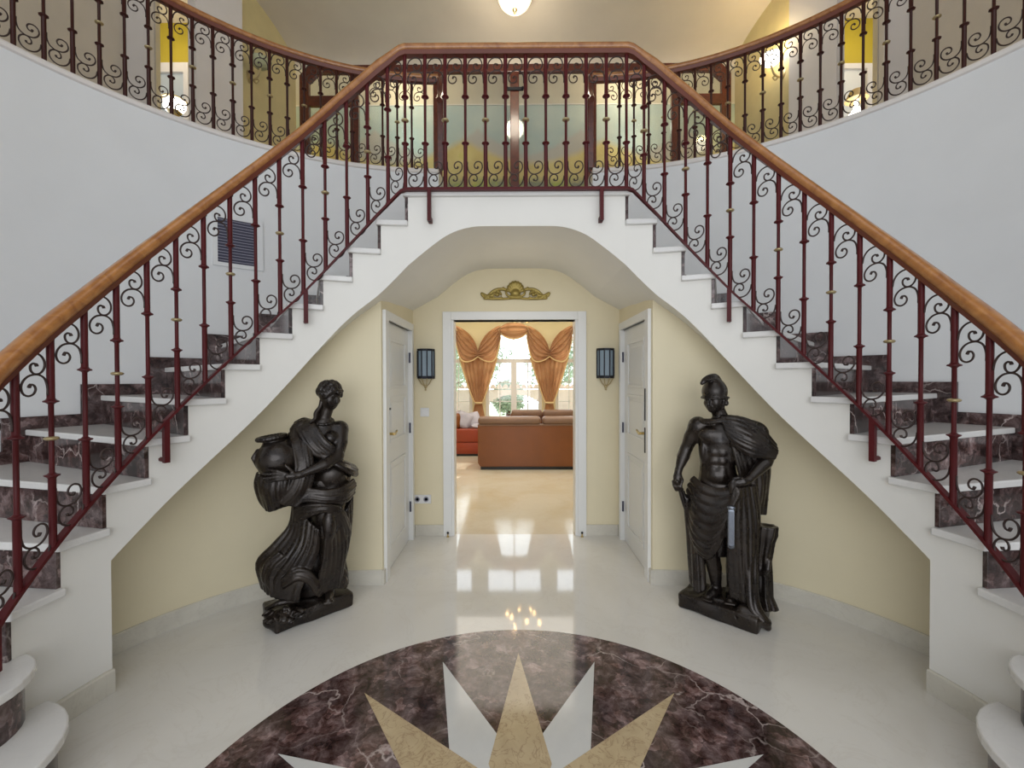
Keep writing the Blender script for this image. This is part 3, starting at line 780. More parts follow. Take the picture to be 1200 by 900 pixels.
# ------------------------------------------------------------------ implicit-surface sculptor for the statues
class Sdf:
    def __init__(s, lo, hi, h):
        s.lo = np.array(lo, float); s.h = h
        s.n = np.ceil((np.array(hi) - s.lo) / h).astype(int) + 1
        s.ax = [s.lo[i] + h * np.arange(s.n[i]) for i in range(3)]
        s.F = np.full(s.n, .2, np.float32)
    def _reg(s, lo, hi, m):
        sl = []
        for i in range(3):
            a = max(0, int((lo[i] - m - s.lo[i]) / s.h)); b = min(s.n[i], int((hi[i] + m - s.lo[i]) / s.h) + 2)
            if b <= a: return None
            sl.append(slice(a, b))
        g = [s.ax[i][sl[i]].astype(np.float32) for i in range(3)]
        return tuple(sl), g[0][:, None, None], g[1][None, :, None], g[2][None, None, :]
    def _comb(s, sl, d, k, op):
        A_ = s.F[sl]
        if op == 'add':
            if k > 0:
                hh = np.clip(.5 + .5 * (A_ - d) / k, 0, 1); s.F[sl] = A_ * (1 - hh) + d * hh - k * hh * (1 - hh)
            else: s.F[sl] = np.minimum(A_, d)
        else:
            d = -d
            hh = np.clip(.5 - .5 * (A_ - d) / max(k, 1e-4), 0, 1); s.F[sl] = A_ * (1 - hh) + d * hh + k * hh * (1 - hh)
    def cap(s, a, b, ra, rb=None, k=.02, op='add'):
        rb = ra if rb is None else rb; a = np.array(a, float); b = np.array(b, float); R_ = max(ra, rb)
        q = s._reg(np.minimum(a, b) - R_, np.maximum(a, b) + R_, k * 1.5 + .02)
        if q is None: return s
        sl, X, Y, Z = q; ab = b - a; L = max(ab @ ab, 1e-9)
        t = np.clip(((X - a[0]) * ab[0] + (Y - a[1]) * ab[1] + (Z - a[2]) * ab[2]) / L, 0, 1)
        d = np.sqrt((X - a[0] - t * ab[0]) ** 2 + (Y - a[1] - t * ab[1]) ** 2 + (Z - a[2] - t * ab[2]) ** 2) - (ra + (rb - ra) * t)
        s._comb(sl, d, k, op); return s
    def chain(s, pts, rs, k=.02, smooth=0):
        if smooth: 
            if isinstance(rs, (int, float)): pts = catmull(pts, smooth)
            else:
                P4 = catmull([(*p_, r_) for p_, r_ in zip(pts, rs)], smooth); pts = [q[:3] for q in P4]; rs = [float(q[3]) for q in P4]
        if isinstance(rs, (int, float)): rs = [rs] * len(pts)
        A3 = np.array([np.array(p_, float) for p_ in pts]); R_ = max(rs)
        q = s._reg(A3.min(0) - R_, A3.max(0) + R_, k * 1.5 + .02)
        if q is None: return s
        sl, X, Y, Z = q; D = None
        for i in range(len(pts) - 1):
            a, b = A3[i], A3[i + 1]; ab = b - a; L = max(ab @ ab, 1e-9)
            t = np.clip(((X - a[0]) * ab[0] + (Y - a[1]) * ab[1] + (Z - a[2]) * ab[2]) / L, 0, 1)
            d = np.sqrt((X - a[0] - t * ab[0]) ** 2 + (Y - a[1] - t * ab[1]) ** 2 + (Z - a[2] - t * ab[2]) ** 2) - (rs[i] + (rs[i + 1] - rs[i]) * t)
            D = d if D is None else np.minimum(D, d)
        s._comb(sl, D, k, 'add'); return s
    def sheet(s, guides, folds, amp=.010, r=.008, axis=(0, 0), k=.003, per=6, ph=0, jit=.25, sharp=.8):
        G = np.array(guides, float); n = int(folds * per); ng = len(G)
        if ng > 2: GG = np.array([np.array(catmull([g[j] for g in G], 8)) for j in range(G.shape[1])])      # points x across
        else: GG = np.array([np.linspace(G[0][j], G[1][j], 9) for j in range(G.shape[1])])
        m_ = GG.shape[1]
        for i in range(n + 1):
            t = i / n; x = t * (m_ - 1); a = int(min(x, m_ - 2)); f = x - a
            ctl = GG[:, a] * (1 - f) + GG[:, a + 1] * f; pts = np.array(catmull(ctl, 4)); L = len(pts)
            u = np.linspace(0, 1, L); o = np.stack([pts[:, 0] - axis[0], pts[:, 1] - axis[1]], 1); o /= np.linalg.norm(o, axis=1)[:, None] + 1e-6
            w = abs(math.sin(PI * folds * t + ph)) ** sharp; w = w * (1 - jit + jit * np.sin(4.3 * u + 9 * t + ph)) 
            pts[:, :2] += o * (amp * w)[:, None]
            rr_ = r * (.8 + .2 * np.sin(PI * u))
            s.chain([tuple(q) for q in pts], [float(q) for q in rr_], k)
        return s
    def ell(s, c_, r, k=.02, rot=None, op='add'):
        c_ = np.array(c_, float); r = np.array(r if not isinstance(r, (int, float)) else (r,) * 3, float); R_ = r.max()
        q = s._reg(c_ - R_, c_ + R_, k * 1.5 + .02)
        if q is None: return s
        sl, X, Y, Z = q; X = X - c_[0]; Y = Y - c_[1]; Z = Z - c_[2]
        if rot is not None:
            Mx = np.array(Matrix.Rotation(rad(rot[1]), 3, 'Y') @ Matrix.Rotation(rad(rot[0]), 3, 'X') @ Matrix.Rotation(rad(rot[2]), 3, 'Z')).T
            X, Y, Z = (Mx[0, 0] * X + Mx[0, 1] * Y + Mx[0, 2] * Z, Mx[1, 0] * X + Mx[1, 1] * Y + Mx[1, 2] * Z, Mx[2, 0] * X + Mx[2, 1] * Y + Mx[2, 2] * Z)
        k0 = np.sqrt((X / r[0]) ** 2 + (Y / r[1]) ** 2 + (Z / r[2]) ** 2); k1 = np.sqrt((X / r[0] ** 2) ** 2 + (Y / r[1] ** 2) ** 2 + (Z / r[2] ** 2) ** 2)
        d = k0 * (k0 - 1) / np.maximum(k1, 1e-6)
        s._comb(sl, d, k, op); return s
    def box(s, c_, half, rz=0, rnd=.01, k=.01, wob=0, op='add'):
        c_ = np.array(c_, float); R_ = np.linalg.norm(half[:2])
        q = s._reg(c_ - (R_, R_, half[2]), c_ + (R_, R_, half[2]), .03)
        if q is None: return s
        sl, X, Y, Z = q; X = X - c_[0]; Y = Y - c_[1]; Z = Z - c_[2]; ca, sa = math.cos(rz), math.sin(rz)
        X, Y = X * ca + Y * sa, -X * sa + Y * ca
        w = wob * (np.sin(X * 31 + Z * 20) + np.sin(Y * 37 + 1) + np.sin(Z * 60 + X * 17)) if wob else 0
        qx, qy, qz = np.abs(X) - half[0] + rnd, np.abs(Y) - half[1] + rnd, np.abs(Z) - half[2] + rnd
        d = np.sqrt(np.maximum(qx, 0) ** 2 + np.maximum(qy, 0) ** 2 + np.maximum(qz, 0) ** 2) + np.minimum(np.maximum(qx, np.maximum(qy, qz)), 0) - rnd + w
        s._comb(sl, d, k, op); return s
    def loft(s, rows, k=.02, amp=0, n=8, ph=0, tw=0, amp0=None):
        # rows (z, cx, cy, rx, ry); folds: amp * cos(n*angle + ph + tw*z)
        rows = sorted(rows); A_ = np.array(rows, float); z0, z1 = A_[0, 0], A_[-1, 0]
        R_ = A_[:, 3:5].max() + amp; lo = (A_[:, 1].min() - R_, A_[:, 2].min() - R_, z0); hi = (A_[:, 1].max() + R_, A_[:, 2].max() + R_, z1)
        q = s._reg(lo, hi, k * 1.5 + .02)
        if q is None: return s
        sl, X, Y, Z = q; zz = Z[0, 0, :]
        cx_, cy_, rx, ry = [np.interp(zz, A_[:, 0], A_[:, i]).astype(np.float32)[None, None, :] for i in (1, 2, 3, 4)]
        X = X - cx_; Y = Y - cy_
        rr = np.sqrt((X / rx) ** 2 + (Y / ry) ** 2); d = (rr - 1) * np.minimum(rx, ry) * .9
        if amp:
            an = np.arctan2(Y / ry, X / rx); a = amp if amp0 is None else (amp0 + (amp - amp0) * (z1 - Z) / (z1 - z0))
            w = np.cos(n * an + ph + tw * Z) + .45 * np.cos((n * 1.7) // 1 * an + 1.3 * ph - tw * .7 * Z + 2)
            d = d + a * w
        d = np.maximum(d, np.maximum(z0 - Z, Z - z1))
        s._comb(sl, d, k, 'add'); return s
    def mesh(s, name):
        F = s.F; S_ = F < 0; nx, ny, nz = [q - 1 for q in s.n]
        cnt = np.zeros((nx, ny, nz), np.int8)
        for i in (0, 1):
            for j in (0, 1):
                for k in (0, 1): cnt += S_[i:i + nx, j:j + ny, k:k + nz]
        mask = (cnt > 0) & (cnt < 8); I = np.argwhere(mask)
        idx = -np.ones((nx, ny, nz), np.int64); idx[mask] = np.arange(len(I))
        acc = np.zeros((len(I), 3)); num = np.zeros(len(I))
        offs = [(a, b, c_) for a in (0, 1) for b in (0, 1) for c_ in (0, 1)]
        for a in offs:
            for ax in range(3):
                if a[ax]: continue
                b = list(a); b[ax] = 1
                fa = F[I[:, 0] + a[0], I[:, 1] + a[1], I[:, 2] + a[2]]; fb = F[I[:, 0] + b[0], I[:, 1] + b[1], I[:, 2] + b[2]]
                m_ = (fa < 0) != (fb < 0); t = np.where(m_, fa / np.where(m_, fa - fb, 1), 0)
                p_ = np.repeat(np.array(a, float)[None], len(I), 0); p_[:, ax] += t
                acc[m_] += p_[m_]; num[m_] += 1
        V = s.lo + (I + acc / num[:, None]) * s.h
        V[:, 1] *= -1     # (u, toward viewer, z) -> local x, y, z
        quads = []
        for ax in range(3):
            o1, o2 = [(1, 2), (2, 0), (0, 1)][ax]
            sl_a = [slice(0, -1)] * 3; sl_a = [slice(1, s.n[i] - 1) for i in range(3)]; sl_a[ax] = slice(0, s.n[ax] - 1)
            sl_b = list(sl_a); sl_b[ax] = slice(1, s.n[ax])
            A_ = S_[tuple(sl_a)]; B_ = S_[tuple(sl_b)]
            E_ = np.argwhere(A_ != B_)
            if not len(E_): continue
            st = A_[E_[:, 0], E_[:, 1], E_[:, 2]]
            base = E_ + np.array([1 if i != ax else 0 for i in range(3)])
            def cell(d1, d2):
                q = base.copy(); q[:, o1] -= d1; q[:, o2] -= d2; return idx[q[:, 0], q[:, 1], q[:, 2]]
            Q = np.stack([cell(1, 1), cell(0, 1), cell(0, 0), cell(1, 0)], 1)
            Q[st] = Q[st]; Q[~st] = Q[~st][:, ::-1]
            quads.append(Q)
        Q = np.concatenate(quads)[:, ::-1]
        Q = Q[(Q >= 0).all(1)]
        me = bpy.data.meshes.new(name)
        me.vertices.add(len(V)); me.vertices.foreach_set('co', V.astype(np.float32).ravel())
        me.loops.add(len(Q) * 4); me.loops.foreach_set('vertex_index', Q.astype(np.int32).ravel())
        me.polygons.add(len(Q)); me.polygons.foreach_set('loop_start', np.arange(0, len(Q) * 4, 4, dtype=np.int32))
        me.update(calc_edges=True); me.validate()
        me.shade_smooth()
        return me
def sculpt(name, s_, parent, mat='bronze'):
    return link(name, s_.mesh(name), M[mat], parent)
HS = .0052

def hand(s_, wrist, palm_dir, spread_dir, palm_len, fl, fingers, thumb, r=.0095):
    """palm + five fingers; fingers = list of 3-point chains"""
    w = np.array(wrist); s_.chain(palm_dir, [.021, .024, .021], .012)
    for fch in fingers: s_.chain(fch, [r, r * .95, r * .8], .004)
    s_.chain(thumb, [r * 1.2, r, r * .85], .006)

# ---- man
mp = (1.26, 2.66)
man = thing('warrior_statue', 'dark bronze statue of a helmeted bare chested warrior beside the right door', 'statue', (mp[0], mp[1], 0), -rad(25.5))
b = Sdf((-.34, -.2, .05), (.34, .26, 1.48), HS)
b.loft([(.72, -.02, 0, .115, .085), (.80, -.03, 0, .112, .082), (.90, -.035, .005, .098, .072), (.97, -.03, .005, .104, .074), (1.05, -.02, .005, .124, .082), (1.11, -.01, 0, .135, .080), (1.155, 0, -.005, .118, .062), (1.185, -.005, -.005, .06, .045)], .02)
b.ell((-.145, -.005, 1.135), (.056, .052, .058), .03); b.ell((.145, -.005, 1.125), (.056, .052, .058), .03)
b.ell((-.078, .062, 1.085), (.062, .028, .045), .018); b.ell((.048, .062, 1.08), (.062, .028, .045), .018)
for z in (.985, .935, .885):
    for x in (-.058, -.012): b.ell((x, .070, z), (.024, .014, .023), .010)
b.ell((-.115, .03, .99), (.022, .05, .07), .02); b.ell((.06, .03, .99), (.022, .05, .07), .02)
b.ell((-.035, .075, .845), (.05, .02, .035), .02)
b.cap((-.035, .096, .862), (-.035, .11, .862), .0035, .0035, .006, 'sub')
b.chain([(-.028, .082, 1.13), (-.028, .082, .90)], .004, .006) if 0 else None
b.chain([(-.002, -.01, 1.15), (-.02, 0, 1.20), (-.042, .012, 1.26)], [.055, .042, .04], .025)
b.chain([(-.06, .045, 1.165), (-.12, .035, 1.165)], [.012, .010], .015); b.chain([(.03, .045, 1.165), (.1, .03, 1.155)], [.012, .010], .015)
# head, turned to the viewer's left and down
hc = np.array((-.052, .015, 1.308)); dv = np.array((-.45, .87, -.18)); dv /= np.linalg.norm(dv); pv = np.array((.87, .45, 0.)); pv /= np.linalg.norm(pv); uv = np.cross(pv, dv)
uv = uv if uv[2] > 0 else -uv
def hp(a, f, u_): return tuple(hc + pv * a + dv * f + uv * u_)
def face(s_, hp, k=1.0):
    s_.ell(hp(0, 0, .0), (.056 * k, .064 * k, .078 * k), .015)
    s_.ell(hp(0, .026 * k, -.040 * k), (.041 * k, .040 * k, .036 * k), .018)
    s_.ell(hp(0, .046 * k, -.064 * k), (.017 * k, .014 * k, .013 * k), .012)       # chin
    s_.cap(hp(-.022 * k, .058 * k, .018 * k), hp(.022 * k, .058 * k, .018 * k), .009 * k, None, .010)  # brow
    for sg in (-1, 1):
        s_.ell(hp(sg * .021 * k, .068 * k, .004 * k), (.012 * k, .010 * k, .008 * k), .006, op='sub')
        s_.ell(hp(sg * .021 * k, .0545 * k, .003 * k), (.0105 * k, .009 * k, .007 * k), .003)
        s_.ell(hp(sg * .030 * k, .042 * k, -.020 * k), (.016 * k,) * 3, .014)
        s_.ell(hp(sg * .055 * k, -.004 * k, -.004 * k), (.009 * k, .012 * k, .019 * k), .006)     # ear
    s_.cap(hp(0, .062 * k, .012 * k), hp(0, .079 * k, -.020 * k), .0065 * k, .0105 * k, .007)      # nose
    s_.cap(hp(-.014 * k, .063 * k, -.036 * k), hp(.014 * k, .063 * k, -.036 * k), .006 * k, None, .005)
    s_.cap(hp(-.011 * k, .060 * k, -.047 * k), hp(.011 * k, .060 * k, -.047 * k), .0065 * k, None, .005)
    s_.cap(hp(-.014 * k, .069 * k, -.0415 * k), hp(.014 * k, .069 * k, -.0415 * k), .0025 * k, None, .002, 'sub')
face(b, hp)
# arms
b.chain([(-.15, -.005, 1.13), (-.185, -.012, 1.06), (-.215, -.015, .985)], [.048, .045, .034], .02)
b.chain([(-.215, -.015, .985), (-.232, .0, .935), (-.255, .03, .86)], [.036, .038, .022], .012)
b.chain([(-.257, .034, .85), (-.262, .042, .815), (-.263, .05, .785)], [.021, .026, .023], .012)
for i, dx in enumerate((-.022, -.008, .007, .020)):
    b.chain([(-.262 + dx, .058, .785), (-.258 + dx * .9, .083, .765 - .004 * (i % 2)), (-.248 + dx * .8, .078, .738 + .003 * i), (-.246 + dx * .8, .060, .735)], [.0105, .0100, .0092, .0085], .004)
b.chain([(-.245, .045, .82), (-.232, .07, .80), (-.238, .082, .775)], [.012, .0105, .009], .006)
b.chain([(.15, -.01, 1.12), (.205, -.03, 1.06), (.248, -.035, 1.005)], [.05, .045, .036], .02)
b.chain([(.248, -.035, 1.0), (.215, .03, .94), (.135, .105, .855)], [.038, .040, .022], .012)
b.chain([(.13, .108, .852), (.10, .128, .836), (.075, .135, .828)], [.021, .025, .022], .012)
for i, dz in enumerate((.022, .008, -.007, -.020)):
    b.chain([(.072 - .002 * i, .140, .830 + dz * .7), (.045, .152, .818 + dz), (.030 + .003 * i, .148, .792 + dz), (.038, .135, .782 + dz)], [.0105, .0098, .009, .0082], .004)
b.chain([(.098, .135, .855), (.075, .15, .862), (.052, .152, .855)], [.012, .0105, .009], .006)
# legs and feet
b.chain([(-.065, 0, .76), (-.075, .045, .58), (-.075, .07, .42), (-.052, .035, .28), (-.038, .02, .15)], [.08, .068, .048, .044, .027], .02)
b.chain([(.055, 0, .76), (.062, .02, .58), (.062, .035, .42), (.055, .0, .28), (.045, -.01, .15)], [.08, .068, .048, .044, .027], .02)
for fx, fy, tx, ty in ((-.038, .01, -.085, .115), (.045, -.015, .035, .105)):
    b.cap((fx, fy - .01, .135), (fx, fy, .128), .028, .028, .02); b.chain([(fx, fy, .14), ((fx + tx) / 2, (fy + ty) / 2, .130), (tx, ty - .015, .116)], [.03, .028, .020], .015)
    dx, dy = tx - fx, ty - fy; L_ = math.hypot(dx, dy); dx /= L_; dy /= L_
    for i in range(5):
        o_ = (-.024 + .012 * i); rr_ = (.010 if i in (0,) else .0085)
        b.cap((tx + dy * o_ - dx * .01, ty - dx * o_ - dy * .01, .113), (tx + dy * o_ + dx * (.016 - .002 * abs(i - 1)), ty - dx * o_ + dy * (.016 - .002 * abs(i - 1)), .110), rr_, rr_ * .9, .004)
sculpt('body', b, man)
# helmet
h_ = Sdf((-.2, -.14, 1.24), (.1, .18, 1.52), .0042)
h_.ell(hp(0, -.008, .040), (.073, .080, .078), .01); h_.ell(hp(0, -.01, .08), (.045, .05, .05), .02)
h_.ell(hp(0, .06, -.045), (.085, .060, .066), .004, op='sub'); h_.box(hp(0, 0, -.073), (.16, .16, .068), 0, .005, .004, op='sub')
for i in range(28):
    a0, a1 = 2 * PI * i / 28, 2 * PI * (i + 1) / 28
    q = lambda a: hp(.072 * math.cos(a), .083 * math.sin(a) - .007, .006 + .012 * max(0, math.sin(a)) - .02 * max(0, -math.sin(a)))
    h_.cap(q(a0), q(a1), .0052, None, .008)
h_.chain([hp(-.02, .088, .112), hp(-.01, .06, .128), hp(0, .01, .134), hp(0, -.04, .122), hp(0, -.078, .08), hp(0, -.09, .02), hp(0, -.08, -.03)], [.012, .019, .021, .020, .017, .013, .009], .008, smooth=4)
for i in range(9): a = i / 8; h_.cap(hp(-.018, .08 - .13 * a, .128 - .02 * a * a), hp(.018, .08 - .13 * a, .128 - .02 * a * a), .007, None, .004)
sculpt('helmet', h_, man)
hr = Sdf((-.16, -.14, 1.17), (.1, .1, 1.36), .0045)
for i in range(22):
    a = rad(200 + 140 * (i % 11) / 10); u_ = -.005 - .028 * (i // 11)
    hr.ell(hp(.060 * math.cos(a), .062 * math.sin(a), u_), .016, .006)
for i in range(6): hr.ell(hp(.058 - .002 * i, .006, -.008 - .010 * i), .0115, .004); hr.ell(hp(-.056 + .002 * i, .0, -.008 - .010 * i), .0105, .004)
hr.ell(hp(0, -.045, -.02), (.045, .03, .05), .01)
sculpt('hair', hr, man)
# cloak
cl_ = Sdf((-.2, -.2, .55), (.36, .26, 1.28), HS)
cl_.ell((.145, -.02, 1.105), (.095, .075, .075), .03); cl_.ell((.215, -.03, 1.03), (.055, .06, .05), .03)
cl_.loft([(.62, .19, -.075, .035, .03), (.75, .185, -.07, .05, .035), (.9, .16, -.07, .07, .035), (1.05, .13, -.06, .09, .05)], .02, .006, 7, 1.0, 3)
cl_.sheet([[(-.01, .050, 1.205), (.06, .055, 1.205), (.14, .03, 1.180), (.215, .0, 1.115), (.268, -.02, 1.045)],
           [(.0, .072, 1.165), (.065, .088, 1.150), (.14, .085, 1.11), (.212, .05, 1.055), (.268, .01, 1.01)],
           [(.015, .086, 1.12), (.07, .102, 1.08), (.14, .105, 1.045), (.21, .07, 1.01), (.264, .03, .985)],
           [(.03, .082, 1.075), (.075, .098, 1.02), (.13, .102, .985), (.20, .07, .975), (.25, .04, .965)]], 7, .013, .0085, (.12, -.06), .003, 6, .4)
cl_.sheet([[(.035, .082, 1.06), (.062, .08, .96), (.082, .078, .88), (.085, .085, .82)], [(.09, .075, 1.01), (.115, .055, .90), (.125, .045, .78), (.12, .055, .66)],
           [(.165, .03, .98), (.19, -.0, .88), (.195, -.01, .75), (.18, -.0, .63)], [(.235, -.02, 1.0), (.245, -.05, .88), (.235, -.06, .76), (.222, -.05, .62)]], 7, .016, .0085, (.10, -.12), .003, 6, .2, .35)
cl_.sheet([[(.0, .062, 1.195), (-.05, .06, 1.185), (-.10, .045, 1.18), (-.14, .01, 1.182)], [(.0, .072, 1.172), (-.05, .07, 1.163), (-.10, .058, 1.158), (-.15, .02, 1.165)]], 2, .006, .007, (0, -.05))
sculpt('cloak', cl_, man)
# hip drapery
dr = Sdf((-.32, -.22, .07), (.36, .28, .90), HS)
dr.loft([(.36, -.06, 0, .105, .085), (.47, -.045, 0, .135, .095), (.60, -.03, 0, .158, .10), (.70, -.02, 0, .160, .098), (.77, -.02, 0, .140, .09), (.80, -.02, 0, .124, .084)], .02)
dr.loft([(.13, .10, -.02, .05, .05), (.30, .10, -.01, .07, .06), (.50, .09, 0, .085, .075), (.76, .08, 0, .085, .075)], .02)
dr.sheet([[(-.165, .03, .82), (-.12, .080, .795), (-.04, .100, .775), (.03, .115, .79), (.07, .130, .815)],
          [(-.195, .03, .74), (-.145, .095, .68), (-.06, .125, .655), (.02, .140, .70), (.072, .138, .79)],
          [(-.200, .02, .65), (-.155, .095, .56), (-.075, .130, .53), (.0, .145, .60), (.07, .142, .76)],
          [(-.195, .01, .56), (-.155, .085, .45), (-.08, .125, .41), (-.02, .138, .50), (.06, .142, .72)],
          [(-.18, .0, .46), (-.145, .070, .38), (-.09, .105, .35), (-.03, .125, .43), (.05, .138, .66)]], 9, .015, .0085, (-.03, -.05), .003, 6, .1, .35)
dr.sheet([[(.05, .135, .81), (.022, .135, .62), (.022, .118, .40), (.035, .095, .15)], [(.075, .135, .80), (.065, .13, .62), (.07, .115, .40), (.085, .09, .13)],
          [(.11, .105, .80), (.125, .10, .60), (.128, .09, .38), (.145, .10, .11)], [(.15, .06, .80), (.170, .05, .60), (.168, .04, .40), (.175, .05, .14)], [(.165, .0, .80), (.185, -.01, .62), (.18, -.02, .48), (.175, -.02, .40)]], 8, .015, .0085, (.08, -.05), .003, 6, 0, .3)
dr.sheet([[(-.225, .03, .72), (-.205, .02, .52), (-.195, .02, .33), (-.185, .03, .17)], [(-.165, .055, .62), (-.160, .06, .45), (-.15, .065, .30), (-.142, .075, .13)], [(-.12, .05, .45), (-.11, .06, .33), (-.105, .06, .22), (-.10, .065, .15)]], 4, .014, .010, (-.1, -.06), .003, 6, 0, .35)
dr.loft([(.15, -.15, .02, .035, .03), (.4, -.16, .01, .035, .035), (.6, -.17, .01, .03, .035)], .02)
dr.sheet([[(.12, .08, .40), (.125, .12, .22), (.14, .15, .12), (.19, .165, .075)], [(.16, .06, .40), (.165, .09, .22), (.18, .12, .13), (.22, .14, .07)]], 3, .012, .014, (.05, 0), .004)
sculpt('hip_drapery', dr, man)
sw = Sdf((-.30, 0, .42), (.12, .2, .80), .0045)
sw.chain([(-.262, .075, .79), (-.25, .07, .755), (-.235, .06, .70), (-.215, .05, .62)], [.014, .010, .013, .010], .004)
sculpt('sword_hilt', sw, man)
sh = Sdf((-.02, .08, .42), (.12, .22, .76), .0042)
sh.box((.038, .170, .575), (.019, .012, .105), 0, .005, .002); sh.ell((.038, .170, .47), (.02, .012, .018), .004); sh.ell((.038, .166, .69), (.025, .016, .014), .004)
sculpt('sheath', sh, man, 'steel')['label'] = 'polished steel sheath'
# tree stump
tr = Sdf((.08, -.16, .06), (.34, .12, .60), HS)
tr.loft([(.07, .225, -.03, .070, .065), (.14, .215, -.03, .050, .050), (.35, .212, -.03, .042, .043), (.46, .225, -.03, .046, .045), (.50, .228, -.03, .055, .05), (.555, .235, -.03, .054, .05)], .006, .004, 6, 0, 5)
tr.ell((.235, -.03, .565), (.038, .034, .02), .004, op='sub')
tr.chain([(.20, .0, .28), (.232, .016, .31), (.24, .01, .36)], [.014, .016, .010], .012)
tr.cap((.175, -.03, .492), (.275, -.03, .505), .012, .012, .012)
sculpt('tree_stump', tr, man)
bs = Sdf((-.32, -.28, -.02), (.32, .28, .18), .006)
bs.box((0, 0, .045), (.225, .135, .045), rad(18), .014, .01, .0025); bs.loft([(.06, 0, 0, .2, .12), (.115, 0, 0, .14, .09)], .03, .006, 7)
bs.cap((-.1, .20, .05), (.05, .17, .085), .006, None, .006, 'sub'); bs.cap((.05, .17, .085), (.10, .14, .02), .006, None, .006, 'sub')
bs.chain([(.10, .13, .10), (.17, .14, .085), (.215, .12, .05), (.225, .115, .02)], [.03, .035, .03, .02], .02)
bs.F = np.maximum(bs.F, -bs.ax[2][None, None, :].astype(np.float32) + .001)
sculpt('plinth', bs, man)

# ---- woman
wp = (-1.29, 2.67)
wo = thing('water_bearer_statue', 'dark bronze statue of a draped woman holding a round urn beside the left door', 'statue', (wp[0], wp[1], 0), rad(25.8))
b = Sdf((-.34, -.2, .05), (.36, .30, 1.46), HS)
b.loft([(.70, .115, .0, .128, .105), (.80, .12, 0, .125, .10), (.87, .115, .005, .108, .086), (.94, .10, .005, .090, .070), (1.02, .085, .005, .098, .072), (1.09, .075, 0, .112, .068), (1.14, .078, -.005, .104, .054), (1.175, .085, -.005, .05, .038)], .02)
b.ell((.185, -.005, 1.118), (.047, .045, .05), .03); b.ell((-.03, -.005, 1.14), (.047, .045, .045), .03)
b.ell((.128, .06, 1.068), (.040, .036, .040), .015); b.ell((.032, .06, 1.072), (.040, .036, .040), .015)
b.ell((.14, .065, .845), (.075, .05, .068), .03)
b.chain([(.085, -.005, 1.15), (.10, .0, 1.20), (.122, .01, 1.27)], [.045, .035, .034], .02)
hc = np.array((.130, .015, 1.330)); dv = np.array((.52, .82, -.30)); dv /= np.linalg.norm(dv); pv = np.array((.82, -.52, 0.)); pv /= np.linalg.norm(pv)
pv = -pv; uv = np.cross(pv, dv); uv = uv if uv[2] > 0 else -uv
def hw(a, f, u_): return tuple(hc + pv * a + dv * f + uv * u_)
face(b, hw, .97)
# near arm reaching across to the urn
b.chain([(.19, .0, 1.115), (.185, .05, 1.04), (.165, .105, .965)], [.045, .043, .034], .02)
b.chain([(.165, .105, .965), (.09, .155, .925), (-.04, .185, .885)], [.035, .035, .020], .012)
b.chain([(-.045, .186, .884), (-.075, .19, .882), (-.105, .188, .882)], [.019, .022, .020], .012)
for i, (ex, ez) in enumerate(((-.205, .925), (-.228, .902), (-.232, .878), (-.215, .856))):
    z0 = .882 + .010 * (1.5 - i); b.chain([(-.108, .188, z0), (-.155, .190, (z0 + ez) / 2 + .006), (ex, .165, ez)], [.0100, .0092, .0078], .004)
b.chain([(-.075, .19, .90), (-.095, .195, .925), (-.115, .19, .945)], [.011, .0095, .008], .006)
# far arm passing behind the urn
b.chain([(-.03, -.01, 1.13), (-.10, -.03, 1.05), (-.16, -.02, .96), (-.20, .04, .88)], [.043, .04, .033, .022], .02)
# legs: bent knee pushed forward
b.chain([(.15, .02, .74), (.125, .10, .62), (.098, .13, .53)], [.09, .075, .056], .03)
b.chain([(.098, .13, .53), (.105, .105, .36), (.115, .075, .15)], [.055, .048, .026], .02)
b.chain([(.06, -.02, .72), (.0, -.04, .45), (-.05, -.03, .18)], [.09, .06, .035], .03)
b.chain([(.115, .07, .145), (.112, .12, .132), (.105, .165, .118)], [.028, .026, .019], .015)
for i in range(5):
    o_ = -.022 + .011 * i; b.cap((.105 + o_, .165, .115), (.103 + o_, .186 - .003 * abs(i - 3), .111), .0085, .0078, .004)
sculpt('body', b, wo)
hr = Sdf((-.02, -.12, 1.12), (.25, .14, 1.45), .0038)
hr.ell(hw(0, -.012, .018), (.069, .074, .072), .01)
hr.ell(hw(0, .078, -.022), (.047, .05, .062), .008, op='sub')
r2 = np.random.default_rng(3)
for i in range(150):
    a = r2.uniform(0, 2 * PI); e = r2.uniform(-.35, 1.4); v = (.070 * math.cos(e) * math.cos(a), .074 * math.cos(e) * math.sin(a) - .012, .018 + .072 * math.sin(e))
    if v[1] > .030 and v[2] < .035: continue
    hr.ell(hw(*v), r2.uniform(.007, .0115), .004)
for i in range(16):
    a = PI * (i + .5) / 16; hr.cap(hw(.053 * math.cos(a), .034 + .014 * math.sin(a), .0 + .052 * math.sin(a)), hw(.062 * math.cos(a), .018, .004 + .066 * math.sin(a)), .0095, .008, .004)
for j in range(3):
    hr.chain([(.100 - .008 * j, -.030 + .016 * j, 1.30), (.088 - .008 * j, -.022 + .016 * j, 1.262), (.072 - .012 * j, -.015 + .018 * j, 1.225), (.062 - .010 * j, .005 + .016 * j, 1.192), (.040 - .012 * j, .035 + .008 * j, 1.172)], [.016, .0125, .0135, .011, .008], .003, smooth=4)
hr.ell(hw(0, -.085, .0), (.04, .035, .04), .012)
sculpt('hair', hr, wo)
nk = Sdf((-.04, -.1, 1.1), (.22, .14, 1.24), .0038)
for i in range(20):
    a0, a1 = 2 * PI * i / 20, 2 * PI * (i + 1) / 20; q = lambda a: (.088 + .058 * math.cos(a), .0 + .052 * math.sin(a), 1.172 - .018 * math.sin(a))
    nk.cap(q(a0), q(a1), .0075, None, .003); nk.ell(q(a0), .0095, .002)
